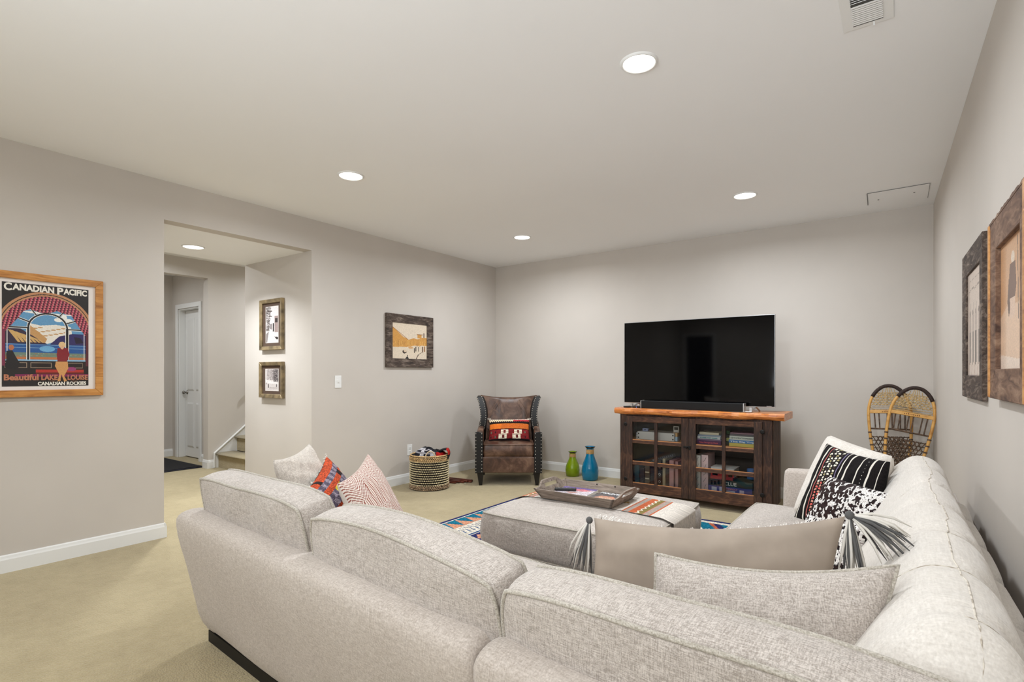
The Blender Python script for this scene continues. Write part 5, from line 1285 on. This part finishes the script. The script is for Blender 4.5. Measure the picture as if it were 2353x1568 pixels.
# --- two barnwood pictures on the right wall
RWA = -pi / 2 + math.atan(.0217)
cv = Canvas(80, 100, (222, 204, 190)); X_, Y_ = cv.X, cv.Y
for k in range(4): cv.line(.1 + .2 * (k % 4), .82 + .02 * (k % 2), .26 + .2 * (k % 4), .84, .012, (150, 132, 120)); cv.line(.15 + .2 * k, .92, .25 + .2 * k, .93, .012, (160, 140, 128))
for k in range(4):
    x = .18 + .21 * k; cv.ell(x, .60, .03, .03, (90, 66, 54)); cv.poly([(x - .05, .58), (x + .05, .58), (x + .04, .42), (x - .04, .42)], (190, 170, 160)); cv.rect(x - .045, x - .005, .10, .42, (56, 44, 42)); cv.rect(x + .005, x + .045, .12, .42, (70, 56, 52)); cv.line(x + .06, .12, x + .05, .7, .012, (60, 44, 36))
for k in range(4): cv.line(.08 + .22 * k, 0, .1 + .22 * k, .12, .02, (176, 130, 100))
cv.grain(.05, 5)
yc = (2.897 + 3.54) / 2
picture('framed_picture', (XR(yc), yc, 1.423), RWA, .645, .695, .105, .020, DKB, 'dark barnwood frame with a pale photo of four skiers, farther one on the right wall', cv, plain('mount_pinkish', (214, 196, 184), .7), (.43, .48), lip=.004)
cv = Canvas(80, 130, (206, 158, 116)); X_, Y_ = cv.X, cv.Y
cv.poly([(0, .42), (.3, .5), (.7, .48), (1, .52), (1, 0), (0, 0)], (226, 190, 160)); cv.poly([(.0, .12), (1, .06), (1, 0), (0, 0)], (236, 214, 196))
cv.ell(.52, .84, .07, .045, (226, 206, 186)); cv.poly([(.40, .80), (.62, .80), (.66, .62), (.60, .52), (.40, .52), (.36, .66)], (96, 56, 38)); cv.poly([(.40, .54), (.62, .54), (.60, .40), (.42, .38)], (222, 190, 166)); cv.poly([(.36, .70), (.30, .52), (.36, .40), (.42, .46)], (84, 50, 36))
cv.line(.74, .36, .70, .97, .022, (60, 32, 22)); cv.line(.80, .42, .84, .94, .018, (90, 48, 30)); cv.grain(.05, 6)
BRW = wood('barnwood_brown', (66, 44, 34), (112, 84, 66), (150, 122, 100), (8, 30, 30), .75, .6)
yc = (2.03 + 2.645) / 2
pf = picture('framed_picture', (XR(yc), yc, 1.418), RWA, .615, .635, .105, .030, BRW, 'brown barnwood frame with a sepia skier photo, nearer one on the right wall', cv, plain('mount_tan', (150, 118, 92), .7), (.40, .43), lip=.004)
for (x, dx) in ((-.3075, -.002), (.3075 - .03, .006)):
    MB().box(x + dx, x + dx + .026, -.034, -.0, -.315, .315).build('raw_edge', OAK, pf, bevel=.003)
rgd = MB(); r2 = random.Random(3); pts = [(-.31 + .62 * i / 24, .3155 + r2.uniform(.0, .008)) for i in range(25)]
rgd.loft([[(x, -.0, .31), (x, -.031, .31), (x, -.031, z), (x, 0, z)] for x, z in pts]); rgd.build('raw_edge', BRW, pf)

# ================================================================== SNOWSHOES
ASH = wood('bent_ash', (176, 122, 56), (212, 160, 84), (226, 180, 110), (10, 10, 10), .5, .1)
ASHL = plain('ash_pale', (214, 176, 124), .6); RAW = plain('rawhide', (186, 160, 116), .7, nscale=60, namt=.2); RAWD = plain('rawhide_dark', (84, 66, 52), .8, nscale=60, namt=.35); WRP = plain('wrap_dark', (48, 34, 28), .7, nscale=90, namt=.4)
def outl(t):    # half width along the shoe: t=0 tail .. 1 toe (length 1.12)
    return
def snowshoe(loc, tilt, lean, label, seed):
    t = thing('snowshoe', loc, label, 'snowshoe', 0, 'snowshoes in the far right corner'); t.rotation_euler = (lean, tilt, 0)
    L = 1.10
    def hw_(z):      # half width at height z
        q = z / L
        if q < .78: return .016 + .130 * math.sin(min(1, q / .78) * pi / 2) ** 1.1
        return .146 * math.sqrt(max(0, 1 - ((q - .78) / .22) ** 2.0))
    zs = [L * i / 60 for i in range(60)] + [L * (.985 + .015 * i / 6) for i in range(1, 7)]
    left = [(-hw_(z), 0, z) for z in zs]; right = [(hw_(z), 0, z) for z in reversed(zs)]
    MB().tube(left + right[1:], .0115, 8).build('bent_frame', ASH, t, smooth=True)
    wz = [z for z in zs if z > L * .915]; MB().tube([(-hw_(z), 0, z) for z in wz] + [(hw_(z), 0, z) for z in reversed(wz)][1:], .0145, 8).build('toe_wrap', WRP, t, smooth=True)
    zc = L * .80
    box_obj('crossbar', -hw_(zc) + .005, hw_(zc) - .005, -.008, .008, zc - .014, zc + .014, ASH, t, .003)
    box_obj('crossbar', -hw_(L * .33) + .005, hw_(L * .33) - .005, -.008, .008, L * .33 - .012, L * .33 + .012, ASH, t, .003)
    mk = MB()
    for k in range(9): mk.box(-.05 + k * .012, -.045 + k * .012, -.0088, -.008, zc - .005, zc + .003 + .002 * (k % 3))
    mk.build('stamped_mark', plain('mark_brown', (110, 62, 26), .8), t, kind='stuff')
    tn = MB()
    # fine hexagonal toe netting
    n1 = 11
    def clipseg(p, q, m_, r_, zlo, zhi):
        pts = []
        for i in range(9):
            f = i / 8; x = p[0] + (q[0] - p[0]) * f; z = p[1] + (q[1] - p[1]) * f
            if zlo < z < zhi and abs(x) < hw_(z) - .004: pts.append((x, 0, z))
            else:
                if len(pts) > 1: m_.tube(pts, r_, 4, cap=False)
                pts = []
        if len(pts) > 1: m_.tube(pts, r_, 4, cap=False)
    for k in range(-13, 14):
        clipseg((k * .026 - .20, zc), (k * .026 + .20, zc + .42), tn, .0029, zc, L * .985); clipseg((k * .026 + .20, zc), (k * .026 - .20, zc + .42), tn, .0029, zc, L * .985)
    for k in range(1, 9): z = zc + k * .020; tn.tube([(-hw_(z) + .02, 0, z), (hw_(z) - .02, 0, z)], .0029, 4, cap=False)
    for k in range(14):
        a = pi * (k + .5) / 14; x = cos(a); z0 = zc + .02 + .20 * sin(a)
        if z0 < L: tn.tube([(x * .10, 0, min(z0, L * .93) - .03), (x * hw_(min(z0, L * .99)), 0, min(z0, L * .985))], .0029, 4, cap=False)
    tn.build('toe_netting', RAW, t, kind='stuff')
    bn = MB(); zt = L * .67
    for k in range(-22, 23):
        for s_ in (-1, 1): clipseg((k * .028, .15), (k * .028 + s_ * .30, .15 + .60), bn, .0036, .06, zt)
    for k in range(20): z = .08 + k * .031; bn.tube([(-hw_(z), 0, z), (hw_(z), 0, z)], .0034, 4, cap=False)
    bn.tube([(-hw_(zt), 0, zt), (hw_(zt), 0, zt - .004)], .0075, 6)
    for x in (-.10, -.07, -.015, .015, .07, .10): bn.tube([(x, 0, zt), (x * 1.05, 0, zc - .012)], .0052, 5)
    bn.build('body_netting', RAWD, t, kind='stuff')
    wr = MB(); z = .08
    while z < zt:
        for s_ in (-1, 1): wr.tube([(s_ * hw_(z), 0, z - .006), (s_ * hw_(z + .008), 0, z + .006)], .0138, 8)
        z += .052
    wr.build('lashing', RAWD, t, kind='stuff')
    return t
snowshoe((-.030, 5.33, .004), radians(-2.0), radians(-10), 'left snowshoe of bent ash with rawhide netting leaning in the far right corner', 1)
snowshoe((-.055, 5.22, .004), radians(9.5), radians(-10), 'right snowshoe of bent ash crossing in front of the other and tilted right', 2)
